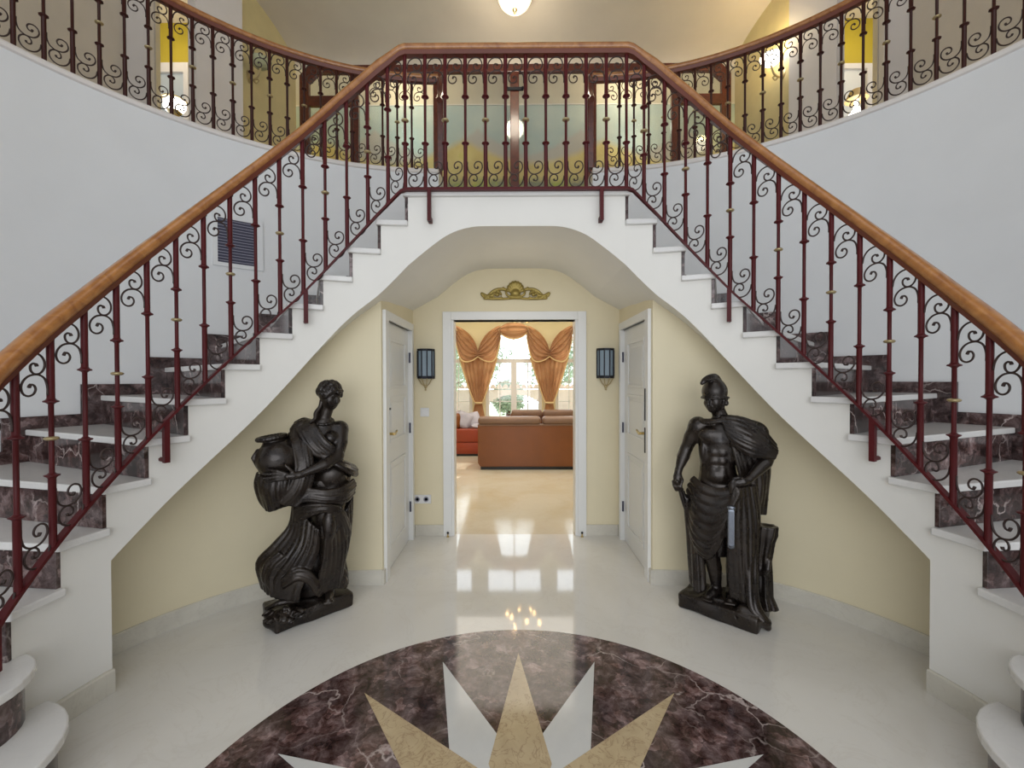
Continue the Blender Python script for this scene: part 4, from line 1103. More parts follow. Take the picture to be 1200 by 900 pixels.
sculpt('necklace', nk, wo)
# urn
ur = Sdf((-.33, -.12, .76), (.02, .22, 1.16), .0045)
ur.ell((-.155, .055, .962), (.120, .112, .122), .01); ur.loft([(.80, -.145, .055, .05, .05), (.87, -.15, .055, .085, .08)], .03)
ur.cap((-.175, .05, 1.03), (-.188, .045, 1.075), .062, .052, .015)
for i in range(24):
    a0, a1 = 2 * PI * i / 24, 2 * PI * (i + 1) / 24
    q = lambda a: (-.192 + .070 * math.cos(a), .042 + .058 * math.sin(a), 1.090 + .010 * math.cos(a))
    ur.cap(q(a0), q(a1), .013, None, .006); ur.ell(q(a0), .0145, .003)
ur.ell((-.192, .042, 1.105), (.052, .042, .03), .004, op='sub')
for i in range(20):
    a0, a1 = 2 * PI * i / 20, 2 * PI * (i + 1) / 20
    q = lambda a: (-.155 + .113 * math.cos(a), .055 + .108 * math.sin(a), .975); ur.cap(q(a0), q(a1), .004, None, .004)
ur.chain([(-.262, .06, 1.02), (-.285, .06, .98), (-.262, .06, .93)], [.011, .011, .011], .006)
sculpt('urn', ur, wo)
# upper drapery
d1 = Sdf((-.34, -.22, .60), (.36, .30, 1.24), HS)
d1.ell((-.045, -.02, 1.12), (.05, .055, .055), .03); d1.ell((-.055, .04, .98), (.04, .07, .12), .03); d1.ell((-.03, .07, .82), (.07, .06, .10), .03)
d1.sheet([[(.025, -.03, 1.18), (.045, .045, 1.160), (.085, .095, 1.085), (.135, .108, 1.03), (.19, .07, .99)], [(-.02, -.03, 1.19), (.0, .06, 1.14), (.05, .112, 1.045), (.11, .118, .985), (.19, .08, .955)],
          [(-.065, -.03, 1.165), (-.045, .065, 1.10), (.01, .112, 1.005), (.09, .118, .95), (.188, .09, .925)]], 6, .011, .0075, (.06, -.05), .003, 6, 0, .3)
d1.sheet([[(-.085, -.02, 1.13), (-.085, .08, 1.05), (-.065, .145, .93), (-.095, .155, .82), (-.16, .13, .74)], [(-.05, .02, 1.13), (-.035, .105, 1.03), (-.022, .15, .91), (-.05, .155, .79), (-.11, .13, .71)],
          [(.0, .05, 1.10), (.018, .12, 1.0), (.028, .145, .88), (.0, .145, .77), (-.05, .13, .69)]], 6, .014, .008, (-.05, -.02), .003, 6, .3, .3)
d1.loft([(.70, -.17, .05, .06, .05), (.76, -.17, .055, .08, .065), (.83, -.165, .06, .095, .08), (.87, -.16, .06, .095, .085)], .02)
d1.sheet([[(-.265, .03, .89), (-.272, .03, .82), (-.255, .04, .73), (-.235, .05, .69)], [(-.215, .12, .87), (-.225, .12, .80), (-.21, .10, .72), (-.20, .09, .675)], [(-.145, .15, .87), (-.15, .145, .80), (-.145, .12, .72), (-.14, .10, .69)], [(-.07, .14, .87), (-.075, .14, .80), (-.08, .12, .73), (-.09, .10, .70)]], 7, .015, .008, (-.16, 0), .003, 6, 0, .45)
d1.sheet([[(.07, .115, .985), (.14, .115, .955), (.21, .085, .92), (.262, .02, .885)], [(.09, .12, .95), (.17, .125, .915), (.235, .09, .875), (.276, .02, .845)], [(.14, .125, .92), (.19, .13, .885), (.24, .10, .845), (.274, .03, .815)]], 4, .014, .008, (.12, 0), .003, 6, 0, .2)
d1.sheet([[(.26, .03, .88), (.272, -.02, .86), (.25, -.06, .87)], [(.272, .03, .82), (.28, -.02, .81), (.25, -.06, .82)]], 3, .010, .010, (.12, 0))
d1.sheet([[(-.06, .12, .78), (.02, .145, .79), (.10, .155, .775), (.19, .13, .78), (.255, .05, .80)], [(-.07, .12, .74), (.02, .155, .755), (.11, .168, .735), (.20, .135, .735), (.262, .04, .755)], [(-.08, .11, .70), (.0, .15, .715), (.09, .175, .70), (.20, .135, .685), (.255, .03, .70)]], 5, .014, .008, (.09, 0), .003, 6, .2, .2)
sculpt('tunic', d1, wo)
# skirt
d2 = Sdf((-.34, -.24, .07), (.36, .30, .86), HS)
d2.loft([(.12, .03, 0, .12, .085), (.20, .03, 0, .145, .10), (.30, .025, .0, .145, .105), (.45, .05, .0, .138, .10), (.60, .075, 0, .155, .105), (.72, .095, 0, .150, .105), (.82, .11, 0, .140, .10)], .02)
d2.ell((.105, .115, .60), (.075, .065, .13), .04)
d2.ell((-.165, .015, .34), (.095, .075, .12), .04, rot=(0, 20, 0)); d2.ell((-.07, .02, .47), (.07, .06, .09), .04)
d2.sheet([[(-.075, .06, .72), (-.098, .06, .57), (-.185, .06, .465), (-.270, .04, .365), (-.248, .04, .215)], [(-.055, .11, .66), (-.065, .12, .53), (-.130, .12, .42), (-.205, .105, .33), (-.195, .10, .20)],
          [(.0, .150, .60), (-.02, .155, .47), (-.07, .155, .37), (-.125, .14, .27), (-.145, .13, .17)], [(.06, .175, .54), (.045, .172, .41), (.0, .168, .31), (-.045, .16, .22), (-.055, .145, .15)]], 8, .021, .009, (-.02, -.08), .003, 8, .3, .45)
d2.sheet([[(-.16, .12, .44), (-.22, .10, .38), (-.235, .09, .28), (-.18, .10, .20)], [(-.12, .14, .40), (-.17, .135, .34), (-.18, .125, .26), (-.14, .13, .19)]], 3, .014, .009, (-.15, 0), .003, 6, .2, .3)
d2.sheet([[(-.13, .15, .30), (-.06, .175, .345), (.01, .18, .31), (.06, .175, .22)], [(-.13, .155, .24), (-.06, .18, .28), (.0, .185, .25), (.04, .175, .17)]], 3, .012, .008, (0, 0), .003, 6, .2, .3)
d2.sheet([[(.085, .19, .50), (.075, .178, .38), (.055, .165, .26), (.05, .15, .15)], [(.145, .155, .52), (.15, .145, .38), (.14, .13, .26), (.13, .115, .17)], [(.205, .10, .62), (.208, .09, .42), (.185, .09, .28), (.175, .09, .16)], [(.248, .02, .70), (.240, .02, .50), (.20, .02, .35), (.218, .03, .20)]], 9, .016, .0085, (.10, -.05), .003, 6, 0, .35)
d2.sheet([[(-.07, .10, .68), (.0, .165, .705), (.09, .19, .70), (.18, .15, .65), (.238, .06, .50)], [(-.05, .12, .60), (.03, .172, .64), (.10, .19, .655), (.160, .155, .59), (.19, .12, .45)]], 4, .014, .008, (.08, 0), .003, 6, .1, .25)
d2.sheet([[(.15, .09, .30), (.20, .07, .24), (.215, .04, .17)], [(.13, .11, .22), (.17, .10, .17), (.20, .08, .14)]], 3, .012, .013, (.1, 0))
d2.ell((.110, .185, .565), (.036, .032, .088), .010)
sculpt('skirt', d2, wo)
gr = Sdf((-.32, -.02, .0), (.05, .28, .2), .0042)
r2 = np.random.default_rng(9)
for i in range(46):
    a = r2.uniform(0, 2 * PI); q_ = math.sqrt(r2.uniform(0, 1)); gr.ell((-.125 + .055 * q_ * math.cos(a), .165 + .03 * q_ * math.sin(a) + .01, .09 + .048 * (1 - q_) * r2.uniform(.6, 1) - .025 * (math.sin(a) > .3)), .0125, .0025)
for i in range(16):
    a = 2 * PI * i / 16; gr.ell((-.13 + .085 * math.cos(a), .15 + .045 * math.sin(a), .085 + .03 * r2.uniform(-1, 1)), (.03, .022, .010), .006, rot=(r2.uniform(-50, 50), r2.uniform(-50, 50), math.degrees(a)))
gr.ell((-.13, .14, .07), (.09, .05, .05), .015)
gr.chain([(-.22, .11, .12), (-.15, .14, .15), (-.06, .13, .135)], [.014, .016, .012], .01, smooth=3)
sculpt('grape_cluster', gr, wo)
bs = Sdf((-.32, -.28, -.02), (.32, .30, .18), .006)
bs.box((0, 0, .045), (.225, .135, .045), -rad(18.7), .014, .01, .0025); bs.loft([(.06, 0, 0, .2, .12), (.115, 0, 0, .15, .09)], .03, .006, 7)
bs.cap((.05, .18, .03), (.17, .12, .09), .006, None, .006, 'sub')
bs.ell((-.14, .13, .05), (.10, .06, .05), .02)
bs.F = np.maximum(bs.F, -bs.ax[2][None, None, :].astype(np.float32) + .001)
sculpt('plinth', bs, wo)

# ------------------------------------------------------------------ gilt ornament over the doorway
og = Sdf((-.34, -.02, -.03), (.34, .06, .22), .0040)
for sg in (-1, 1):
    og.chain([(sg * .02, .01, .02), (sg * .10, .012, .012), (sg * .20, .012, .012), (sg * .28, .012, .016)], .011, .006)
    pts = [(sg * (.165 + .050 * math.cos(a) * (1 - .10 * i / 4)), .016, .050 + .036 * math.sin(a) * (1 - .1 * i / 4)) for i, a in enumerate(np.linspace(-2.4, 3.2, 12))]
    og.chain(pts, .0085, .005); og.ell((sg * .165, .014, .05), (.022, .014, .018), .006)
    og.chain([(sg * .09, .015, .095), (sg * .15, .018, .10), (sg * .20, .016, .085), (sg * .245, .014, .045)], [.014, .012, .011, .010], .006, smooth=3)
    for i in range(5): og.ell((sg * (.11 + .027 * i), .018, .108 - .010 * i - .002 * i * i), (.012, .012, .013), .005)
    og.chain([(sg * .24, .014, .02), (sg * .275, .016, .045), (sg * .305, .016, .060), (sg * .295, .016, .035), (sg * .275, .016, .03)], [.012, .013, .012, .009, .008], .005, smooth=3)
    for i in range(4): og.ell((sg * (.205 + .022 * i), .018, .045 - .004 * i), (.013, .012, .013), .004)
    og.chain([(sg * .035, .016, .03), (sg * .075, .02, .045), (sg * .085, .02, .075), (sg * .06, .02, .085)], [.010, .010, .009, .008], .005, smooth=3)
for i in range(9):      # shell
    a = rad(15 + 150 * i / 8); og.cap((.0, .018, .06), (.070 * math.cos(a), .028, .065 + .085 * math.sin(a)), .008, .014, .004)
    og.ell((.074 * math.cos(a), .02, .070 + .092 * math.sin(a)), (.014, .014, .014), .004)
og.ell((0, .02, .06), (.045, .03, .035), .01); og.ell((0, .015, .025), (.06, .018, .018), .008)
og.F = np.maximum(og.F, -og.ax[1][None, :, None].astype(np.float32) + .001)
o = link('gilt_pediment_ornament', og.mesh('gilt_ornament'), M['gold']); o.location = (-.005, 3.970, 2.145)
tag(o, 'gilt carved scroll and shell ornament on the wall above the doorway', 'wall ornament')

# ------------------------------------------------------------------ wall lanterns
for sg, side, x in ((-1, 'left', -.822), (1, 'right', .812)):
    L = thing('wall_lantern', 'half round black iron wall lantern with pale panes on the %s of the doorway' % side, 'wall lamp', (x, 3.97, 1.41))
    R_ = .078
    A_ = [rad(a) for a in (180, 216, 252, 288, 324, 360)]
    def ringm(z0, z1, r): return MB().prism([(x + r * math.cos(a), 3.968 + r * .95 * math.sin(a)) for a in A_], z0, z1)
    obj('top_band', ringm(1.685, 1.705, R_ + .004), M['black_iron'], L); obj('bottom_band', ringm(1.435, 1.460, R_ + .004), M['black_iron'], L)
    obj('glass_shade', ringm(1.46, 1.685, R_ - .006), M['lantern_glass'], L)
    for a in A_:
        obj('mullion', MB().tube([(x + R_ * math.cos(a), 3.966 + R_ * .95 * math.sin(a), 1.45), (x + R_ * math.cos(a), 3.966 + R_ * .95 * math.sin(a), 1.69)], .0055, 6), M['black_iron'], L)
    m = MB()
    for a in A_[1:-1]: m.tube([(x + R_ * math.cos(a), 3.966 + R_ * .95 * math.sin(a), 1.44), (x + .045 * math.cos(a), 3.966 + .045 * math.sin(a), 1.39), (x + .01 * math.cos(a), 3.955 + .01 * math.sin(a), 1.365)], .0045, 6)
    m.sphere((x, 3.95, 1.36), .014, 8); m.sphere((x, 3.95, 1.335), .010, 8)
    obj('lower_basket', m, M['brass_ring'], L, smooth=True)
    obj('bulb', MB().sphere((x, 3.945, 1.60), .02, 8, (1, 1, 1.8)), M['plastic'], L, smooth=True)
# socket and switch
so = thing('wall_socket', 'white double power socket low on the wall left of the doorway', 'socket', (-.86, 3.97, .335))
obj('cover_plate', MB().box(-.95, -.78, 3.960, 3.970, .295, .375), M['plastic'], so, bevel=.003)
for x in (-.905, -.825): obj('socket_well', MB().lathe([(.024, 0), (.024, .004), (.016, .004), (.014, 0)], n=16), M['slat'], so, local=True).matrix_local = Matrix.Translation((x + .86, -.0105, 0)) @ Matrix.Rotation(PI / 2, 4, 'X')
sw_ = thing('light_switch', 'small white light switch on the wall below the left lantern', 'switch', (-.835, 3.97, 1.13))
obj('cover_plate', MB().box(-.875, -.795, 3.961, 3.970, 1.09, 1.17), M['plastic'], sw_, bevel=.003); obj('rocker', MB().box(-.86, -.81, 3.956, 3.962, 1.10, 1.16), M['plastic'], sw_, bevel=.002)
for x in (ox0 - .035, ox1 + .035):
    dd = thing('door_stop', 'tiny brass door stop on the floor at the %s foot of the doorway' % ('left' if x < 0 else 'right'), 'door stop', (x, 3.925, 0))
    obj('stop_body', MB().lathe([(.012, 0), (.012, .008), (.006, .012), (.006, .03)], (x, 3.925, 0), 12), M['brass'], dd, smooth=True)
    obj('rubber_tip', MB().sphere((x, 3.925, .038), .011, 8), M['black'], dd, smooth=True)

# ------------------------------------------------------------------ air vent on the curved wall
vt = thing('air_vent', 'dark louvred air vent with a thin white frame on the curved left wall', 'vent', (-2.24, 3.5, 2.53))
m = MB()
for k in range(15):
    z = 2.37 + .0228 * k
    m.loft([[(*pt(-1, t, RO - .002), z), (*pt(-1, t, RO - .010), z - .002), (*pt(-1, t, RO - .010), z + .002), (*pt(-1, t, RO - .002), z + .005)] for t in np.linspace(46.9, 53.2, 6)])
obj('slats', m, M['slat'], vt)
m = MB(); m.loft([[(*pt(-1, t, RO + .0), 2.355), (*pt(-1, t, RO - .004), 2.355), (*pt(-1, t, RO - .004), 2.705), (*pt(-1, t, RO + .0), 2.705)] for t in np.linspace(46.8, 53.3, 6)])
obj('backing', m, M['vent'], vt)
m = MB()
for t0, t1, z0, z1 in ((46.1, 46.9, 2.33, 2.73), (53.2, 54.5, 2.33, 2.73), (46.1, 54.5, 2.325, 2.355), (46.1, 54.5, 2.703, 2.73)):
    m.loft([[(*pt(-1, t, RO), z0), (*pt(-1, t, RO - .012), z0), (*pt(-1, t, RO - .012), z1), (*pt(-1, t, RO), z1)] for t in np.linspace(t0, t1, 6)])
obj('frame', m, M['wall_white'], vt)

# ------------------------------------------------------------------ lights with fittings
pn = thing('ceiling_lamp', 'round alabaster glass ceiling lamp with a small brass finial', 'ceiling lamp', (0, 4.87, 5.75))
m = MB(); m.lathe([(.015, -.235), (.07, -.228), (.12, -.205), (.165, -.160), (.188, -.110), (.19, -.09)], (0, 4.87, 5.75), 32); obj('glass_bowl', m, M['lamp_on'], pn, smooth=True)
m = MB(); m.lathe([(.10, -.02), (.10, 0)], (0, 4.87, 5.75), 24); m.lathe([(.015, -.23), (.015, -.01)], (0, 4.87, 5.75), 10); m.lathe([(.188, -.098), (.198, -.092), (.188, -.084)], (0, 4.87, 5.75), 32); obj('ceiling_mount', m, M['brass_ring'], pn)
m = MB(); m.lathe([(.004, -.285), (.012, -.275), (.018, -.265), (.010, -.255), (.028, -.240), (.034, -.230)], (0, 4.87, 5.75), 14); obj('finial', m, M['brass_ring'], pn, smooth=True)
def point(loc, e, col, r=.05):
    l = bpy.data.lights.new('lamp_light', 'POINT'); l.energy = e; l.color = col; l.shadow_soft_size = r
    o = bpy.data.objects.new('lamp_light', l); COL.objects.link(o); o.location = loc; return o
for sg, side in ((-1, 'left'), (1, 'right')):
    x, y, z = sg * 2.955, 4.86, 4.90
    w_ = thing('wall_sconce', ('unlit green glass wall sconce' if sg < 0 else 'lit glass bowl wall sconce') + ' on the yellow gallery wall at the %s' % side, 'wall lamp', (x, y, z - .12))
    cx_ = x - sg * .16
    m = MB(); m.lathe([(.02, -.05), (.06, -.04), (.095, -.005), (.11, .04), (.104, .04), (.09, 0), (.05, -.03)], (cx_, y - .05, z), 20)
    obj('glass_shade', m, M['lamp_hot'] if sg > 0 else M['lamp_off'], w_, smooth=True)
    m = MB(); m.tube([tuple(q) for q in catmull([(x, y, z - .10), (x - sg * .05, y - .02, z - .16), (x - sg * .12, y - .04, z - .14), (cx_, y - .05, z - .05)], 5)], .010, 8)
    m.tube([tuple(q) for q in catmull([(x - sg * .05, y - .02, z - .15), (x - sg * .10, y - .03, z - .20), (x - sg * .13, y - .03, z - .17), (x - sg * .10, y - .03, z - .155)], 5)], .007, 6)
    obj('scroll_arm', m, M['brass_ring'], w_, smooth=True)
    m = MB(); m.sphere((x - sg * .0, y, z - .11), .05, 12, (.3, 1, 1.5)); obj('wall_plate', m, M['brass_ring'], w_, smooth=True)
    if sg > 0: point((cx_, y - .05, z + .08), 9, (1, .78, .42), .08)
# lobby furnishings behind the gallery openings
m1 = thing('lobby_doorway', 'grey white framed panel in the yellow lobby behind the left gallery opening', 'door', (-3.95, 5.28, ZG))
obj('panel', MB().box(-4.35, -4.0, 5.285, 5.30, ZG, 5.13), plain('pale blue grey panel', (.50, .55, .58), .4), m1)
m = MB()
for b_ in ((-4.56, -4.33, ZG, 5.13), (-3.98, -3.92, ZG, 5.13), (-4.56, -3.92, 5.13, 5.24)): m.box(b_[0], b_[1], 5.25, 5.30, b_[2], b_[3])
obj('frame', m, M['pilaster'], m1)
lm = thing('oval_lamp', 'glowing oval glass lamp low in the left gallery opening', 'lamp', (-3.78, 4.95, 4.3))
obj('glass_shade', MB().sphere((-3.70, 4.75, 4.42), .115, 18, (1, .8, .85)), M['lamp_hot'], lm, smooth=True)
obj('brass_rim', MB().lathe([(.112, .0), (.120, .006), (.112, .014)], (-3.70, 4.75, 4.46), 20), M['brass_ring'], lm, smooth=True)
obj('lamp_pedestal', MB().lathe([(.14, 0), (.14, .03), (.03, .06), (.02, .5), (.03, .92), (.07, .97)], (-3.70, 4.75, ZG), 16), M['brass_ring'], lm, smooth=True)
m2 = thing('white_lobby_door', 'white panelled door in the yellow lobby behind the right gallery opening', 'door', (3.98, 5.28, ZG))
obj('door_leaf', MB().box(3.92, 4.20, 5.28, 5.30, ZG, 5.12), M['trim'], m2)
m = MB()
for b_ in ((3.86, 3.92, ZG, 5.12), (4.20, 4.28, ZG, 5.12), (3.86, 4.28, 5.12, 5.18)): m.box(b_[0], b_[1], 5.25, 5.30, b_[2], b_[3])
obj('door_frame', m, M['pilaster'], m2)
l2 = thing('shaded_table_lamp', 'small lamp with an ochre shade in the right gallery opening', 'lamp', (3.80, 4.9, ZG))
obj('lamp_shade', MB().lathe([(.11, 0), (.06, .10)], (3.72, 4.80, 4.46), 18), M['fringe'], l2, smooth=True)
obj('lamp_body', MB().lathe([(.08, 0), (.10, .1), (.10, .16), (.03, .24), (.015, .36)], (3.72, 4.80, 4.12), 16), M['lamp_hot'], l2, smooth=True)
obj('lamp_pedestal', MB().lathe([(.15, 0), (.15, .03), (.04, .06), (.03, .70), (.12, .74)], (3.72, 4.80, ZG), 16), M['pilaster'], l2, smooth=True)

# ------------------------------------------------------------------ living room
YW = 9.30
XC = -.025; PER = 1.488
def arch_top(x):
    d = min(abs(x - XC - k * PER) for k in (-2, -1, 0, 1, 2)); hw_ = .60
    if d >= hw_: return None
    return 2.12 + .36 * math.sqrt(max(0, 1 - (d / hw_) ** 2))
m = MB(); xs = sorted(set([round(x, 4) for x in np.linspace(-4.6, 4.6, 185)] + [XC + k * PER + s_ * .60 for k in range(-2, 3) for s_ in (-1, 1)]))
for x0, x1 in zip(xs, xs[1:]):
    xm = (x0 + x1) / 2; t = arch_top(xm)
    if t is None: m.box(x0, x1, YW, YW + .2, 0, 3.27)
    else:
        ta, tb = arch_top(x0 + 1e-5) or 2.12, arch_top(x1 - 1e-5) or 2.12
        m.hexa([(x0, YW, ta), (x1, YW, tb), (x1, YW + .2, tb), (x0, YW + .2, ta)], [(x0, YW, 2.66), (x1, YW, 2.66), (x1, YW + .2, 2.66), (x0, YW + .2, 2.66)]); m.box(x0, x1, YW, YW + .2, 3.20, 3.27)
        m.box(x0, x1, YW, YW + .2, 0, .12)
struct('wall_living_back', m, M['living_wall'])
struct('wall_living_left', MB().box(-4.6, -4.5, 4.1, YW, 0, 3.24), M['living_wall']); struct('wall_living_right', MB().box(4.5, 4.6, 4.1, YW, 0, 3.24), M['living_wall'])
struct('wall_living_front', MB().box(-4.6, -3.3, 4.0, 4.1, 0, 2.9).box(3.3, 4.6, 4.0, 4.1, 0, 2.9), M['living_wall'])
struct('ceiling_living', MB().box(-4.6, 4.6, 6.95, YW + .2, 3.27, 3.37).box(-4.6, 4.6, 5.25, 6.95, 3.24, 3.27).box(-4.6, 4.6, 4.11, 5.25, 2.58, 2.63), M['living_wall'])
for i, k in enumerate((-2, -1, 0, 1, 2)):
    c0 = XC + k * PER; wn = sstruct('window_%d' % (i + 1), (c0, YW + .08, .12))
    m = MB(); y0, y1 = YW + .06, YW + .11
    m.box(c0 - .60, c0 - .53, y0, y1, .12, 2.14); m.box(c0 + .53, c0 + .60, y0, y1, .12, 2.14); m.box(c0 - .06, c0 + .06, y0, y1, .12, 1.78)
    m.box(c0 - .53, c0 + .53, y0, y1, 1.78, 1.86); m.box(c0 - .53, c0 + .53, y0, y1, .12, .22)
    ring = [(c0 + .60 * math.cos(a), 2.12 + .36 * math.sin(a)) for a in np.linspace(0, PI, 25)]; ri_ = [(c0 + .53 * math.cos(a), 2.12 + .29 * math.sin(a)) for a in np.linspace(0, PI, 25)]
    m.loft([[(a[0], y0, a[1]), (a[0], y1, a[1]), (b_[0], y1, b_[1]), (b_[0], y0, b_[1])] for a, b_ in zip(ring, ri_)])
    obj('window_frame', m, M['trim'], wn)
    m = MB()
    for x in (-.30, .30): m.box(c0 + x - .010, c0 + x + .010, y0 + .015, y1 - .015, .2, 1.78)
    m.box(c0 - .010, c0 + .010, y0 + .015, y1 - .015, 1.86, 2.42)
    for x in (-.60, -.02, .56): m.box(c0 + x, c0 + x + .04, y0, y1, 2.66, 3.20)
    m.box(c0 - .6, c0 + .6, y0, y1, 2.66, 2.70); m.box(c0 - .6, c0 + .6, y0, y1, 3.16, 3.20)
    for z in (.55, .95, 1.36): m.box(c0 - .53, c0 + .53, y0 + .015, y1 - .015, z - .009, z + .009)
    obj('glazing_bars', m, M['trim'], wn)
    obj('pane', MB().box(c0 - .55, c0 + .55, y0 + .022, y0 + .027, .15, 2.30), M['pane'], wn)

# curtains: one gathered pair at every pier, swags over every window
def curve2(P): return lambda t: tuple(np.array([np.interp(t, np.linspace(0, 1, len(P)), [p_[i] for p_ in P]) for i in range(2)]))
def smoothP(P): return [tuple(q) for q in catmull(P, 6)]
def sheet(A_, B_, y, nf, amp, nu=40, nv=36, belly=.04, ph=0):
    fa, fb = curve2(smoothP(A_)), curve2(smoothP(B_))
    def fn(u, v):
        a, b_ = np.array(fa(u)), np.array(fb(u)); p_ = a + (b_ - a) * v
        return (p_[0], y - belly * math.sin(PI * v) - amp * math.sin(2 * PI * nf * v + ph + 2.2 * u), p_[1])
    return MB().grid(fn, nu, nv)
px = .01802
labels = ['amber silk curtain tied at the pier left of the far left window', 'amber silk curtain tied at the pier left of the middle window', 'amber silk curtain tied at the pier right of the middle window', 'amber silk curtain tied at the pier right of the far right window']
for j, k in enumerate((-1.5, -.5, .5, 1.5)):
    X0 = XC + k * PER
    cu = thing('curtain', labels[j], 'curtain', (X0, 9.15, 0), 0, 'gathered silk curtains between the living room windows')
    # lower gathered panel
    def pf(u, v):
        z = 1.88 - u * 1.87
        if z > .93: w = .075 + (.40 - .075) * ((z - .93) / .95) ** .85
        else: w = .075 + .10 * min(1, (.93 - z) / .5)
        s_ = v * 2 - 1
        return (X0 + w * s_, 9.14 - .03 * (1 - s_ * s_) + .034 * abs(math.sin(s_ * 12.5)) ** .7 * min(1, w / .2), z)
    obj('panel', MB().grid(pf, 50, 110), M['curtain'], cu, smooth=True, angle=180, fixn=False)
    m = MB()
    for sg in (-1, 1):
        q = [pf(u, (sg + 1) / 2) for u in np.linspace(0, .5, 26)]; m.tube([(a, b_ - .01, c_) for a, b_, c_ in q], .014, 6)
    obj('edge_fringe', m, M['fringe'], cu, smooth=True)
    m = MB(); m.lathe([(.085, -.02), (.095, 0), (.085, .02)], (X0, 9.14, .93), 14); obj('tie_back', m, M['fringe'], cu, smooth=True)
    for sg in (-1, 1):
        A_ = [(X0, 2.02), (X0 + sg * .06, 2.20), (X0 + sg * .19, 2.38), (X0 + sg * .36, 2.50), (X0 + sg * .47, 2.545)]
        B_ = [(X0, 1.90), (X0 + sg * .12, 1.82), (X0 + sg * .27, 1.79), (X0 + sg * .37, 1.87), (X0 + sg * .43, 2.08), (X0 + sg * .47, 2.30)]
        obj('swag', sheet(A_, B_, 9.08, 5.5, .032, belly=.06), M['curtain'], cu, smooth=True, angle=180, fixn=False)
        m = MB(); m.tube([(a, 9.06, b_) for a, b_ in smoothP(B_)], .016, 6); obj('swag_fringe', m, M['fringe'], cu, smooth=True)
        m = MB(); m.tube([(X0 + sg * .47, 9.05, 2.54), (X0 + sg * .44, 9.04, 2.45), (X0 + sg * .47, 9.05, 2.30)], .012, 6); obj('swag_edge', m, M['fringe'], cu, smooth=True)
for j, (k, lab) in enumerate(((-1, 'left'), (0, 'middle'), (1, 'right'))):
    X0 = XC + k * PER
    A_ = [(X0 - .30, 2.50), (X0 - .18, 2.58), (X0, 2.605), (X0 + .18, 2.58), (X0 + .30, 2.50)]; B_ = [(X0 - .31, 2.42), (X0 - .18, 2.31), (X0, 2.265), (X0 + .18, 2.31), (X0 + .31, 2.42)]
    vv = thing('curtain_valance', 'amber silk swag valance over the top of the %s living room window' % lab, 'valance', (X0, 9.1, 2.4), 0, 'silk valances over the living room windows')
    obj('swag', sheet(A_, B_, 9.10, 3, .02, belly=.05), M['curtain'], vv, smooth=True, angle=180, fixn=False)
    m = MB(); m.tube([(a, 9.07, b_) for a, b_ in smoothP(B_)], .014, 6); obj('fringe', m, M['fringe'], vv, smooth=True)

# sofa seen from behind
sf = thing('leather_sofa', 'orange brown leather sofa seen from behind through the doorway', 'sofa', (.42, 7.3, 0))
m = MB(); m.prism_xz([(-.555, .05), (1.40, .05), (1.42, .09), (1.42, .70), (-.592, .70), (-.592, .11)], 6.83, 6.97); obj('back_panel', m, M['sofa_back'], sf, bevel=.012)
obj('base', MB().box(-.55, 1.38, 6.87, 7.75, 0, .06), M['black'], sf)
obj('back_piping', MB().box(-.595, 1.425, 6.822, 6.975, .695, .715), M['sofa_cushion'], sf, bevel=.006)
def cushion(x0, x1, y0, y1, z0, z1, puff=.03):
    def fn(sgn):
        return None
    m = MB(); m.box(x0, x1, y0, y1, z0, z1); return m
for x0, x1 in ((-.59, .405), (.425, 1.42)):
    obj('head_cushion', cushion(x0, x1, 6.82, 7.05, .705, .835), M['sofa_cushion'], sf, smooth=True, bevel=.055, seg=5)
    obj('back_cushion', cushion(x0 + .15 * (x0 < 0), x1 - .15 * (x1 > 1), 6.98, 7.16, .42, .72), M['sofa_cushion'], sf, smooth=True, bevel=.05, seg=4)
    obj('seat_cushion', cushion(x0 + .16 * (x0 < 0), x1 - .16 * (x1 > 1), 7.05, 7.75, .27, .44), M['sofa_cushion'], sf, smooth=True, bevel=.04, seg=3)
obj('seat_frame', MB().box(-.57, 1.40, 6.97, 7.74, .05, .28), M['sofa_back'], sf, bevel=.02)
for x0 in (-.59, 1.26): obj('arm', MB().box(x0, x0 + .16, 6.96, 7.74, .06, .58), M['sofa_back'], sf, smooth=True, bevel=.04, seg=4)
s2 = thing('window_sofa', 'taupe leather sofa by the window with only its two head cushions showing', 'sofa', (.55, 8.5, 0))
for x0, x1 in ((-.07, .515), (.535, 1.12)): obj('head_cushion', cushion(x0, x1, 8.28, 8.46, .70, .84), M['sofa_cushion'], s2, smooth=True, bevel=.05, seg=5)
obj('backrest', MB().box(-.09, 1.14, 8.40, 8.56, .05, .78), M['sofa_back'], s2, smooth=True, bevel=.04, seg=3)
obj('seat', MB().box(-.09, 1.14, 7.95, 8.42, .06, .42), M['sofa_cushion'], s2, smooth=True, bevel=.04, seg=3)
ar = thing('red_leather_armchair', 'red brown leather seat beside the sofa at the left of the doorway view', 'armchair', (-.95, 8.4, 0))
obj('base', MB().box(-1.45, -.42, 8.05, 8.75, .04, .26), M['red_leather'], ar, smooth=True, bevel=.02); obj('plinth', MB().box(-1.43, -.45, 8.07, 8.73, 0, .05), M['black'], ar)
obj('seat_cushion', MB().box(-1.45, -.42, 8.04, 8.72, .26, .51), M['red_leather'], ar, smooth=True, bevel=.03, seg=4)
obj('backrest', MB().box(-1.45, -1.02, 8.06, 8.75, .50, .80), M['sofa_back'], ar, smooth=True, bevel=.08, seg=5)
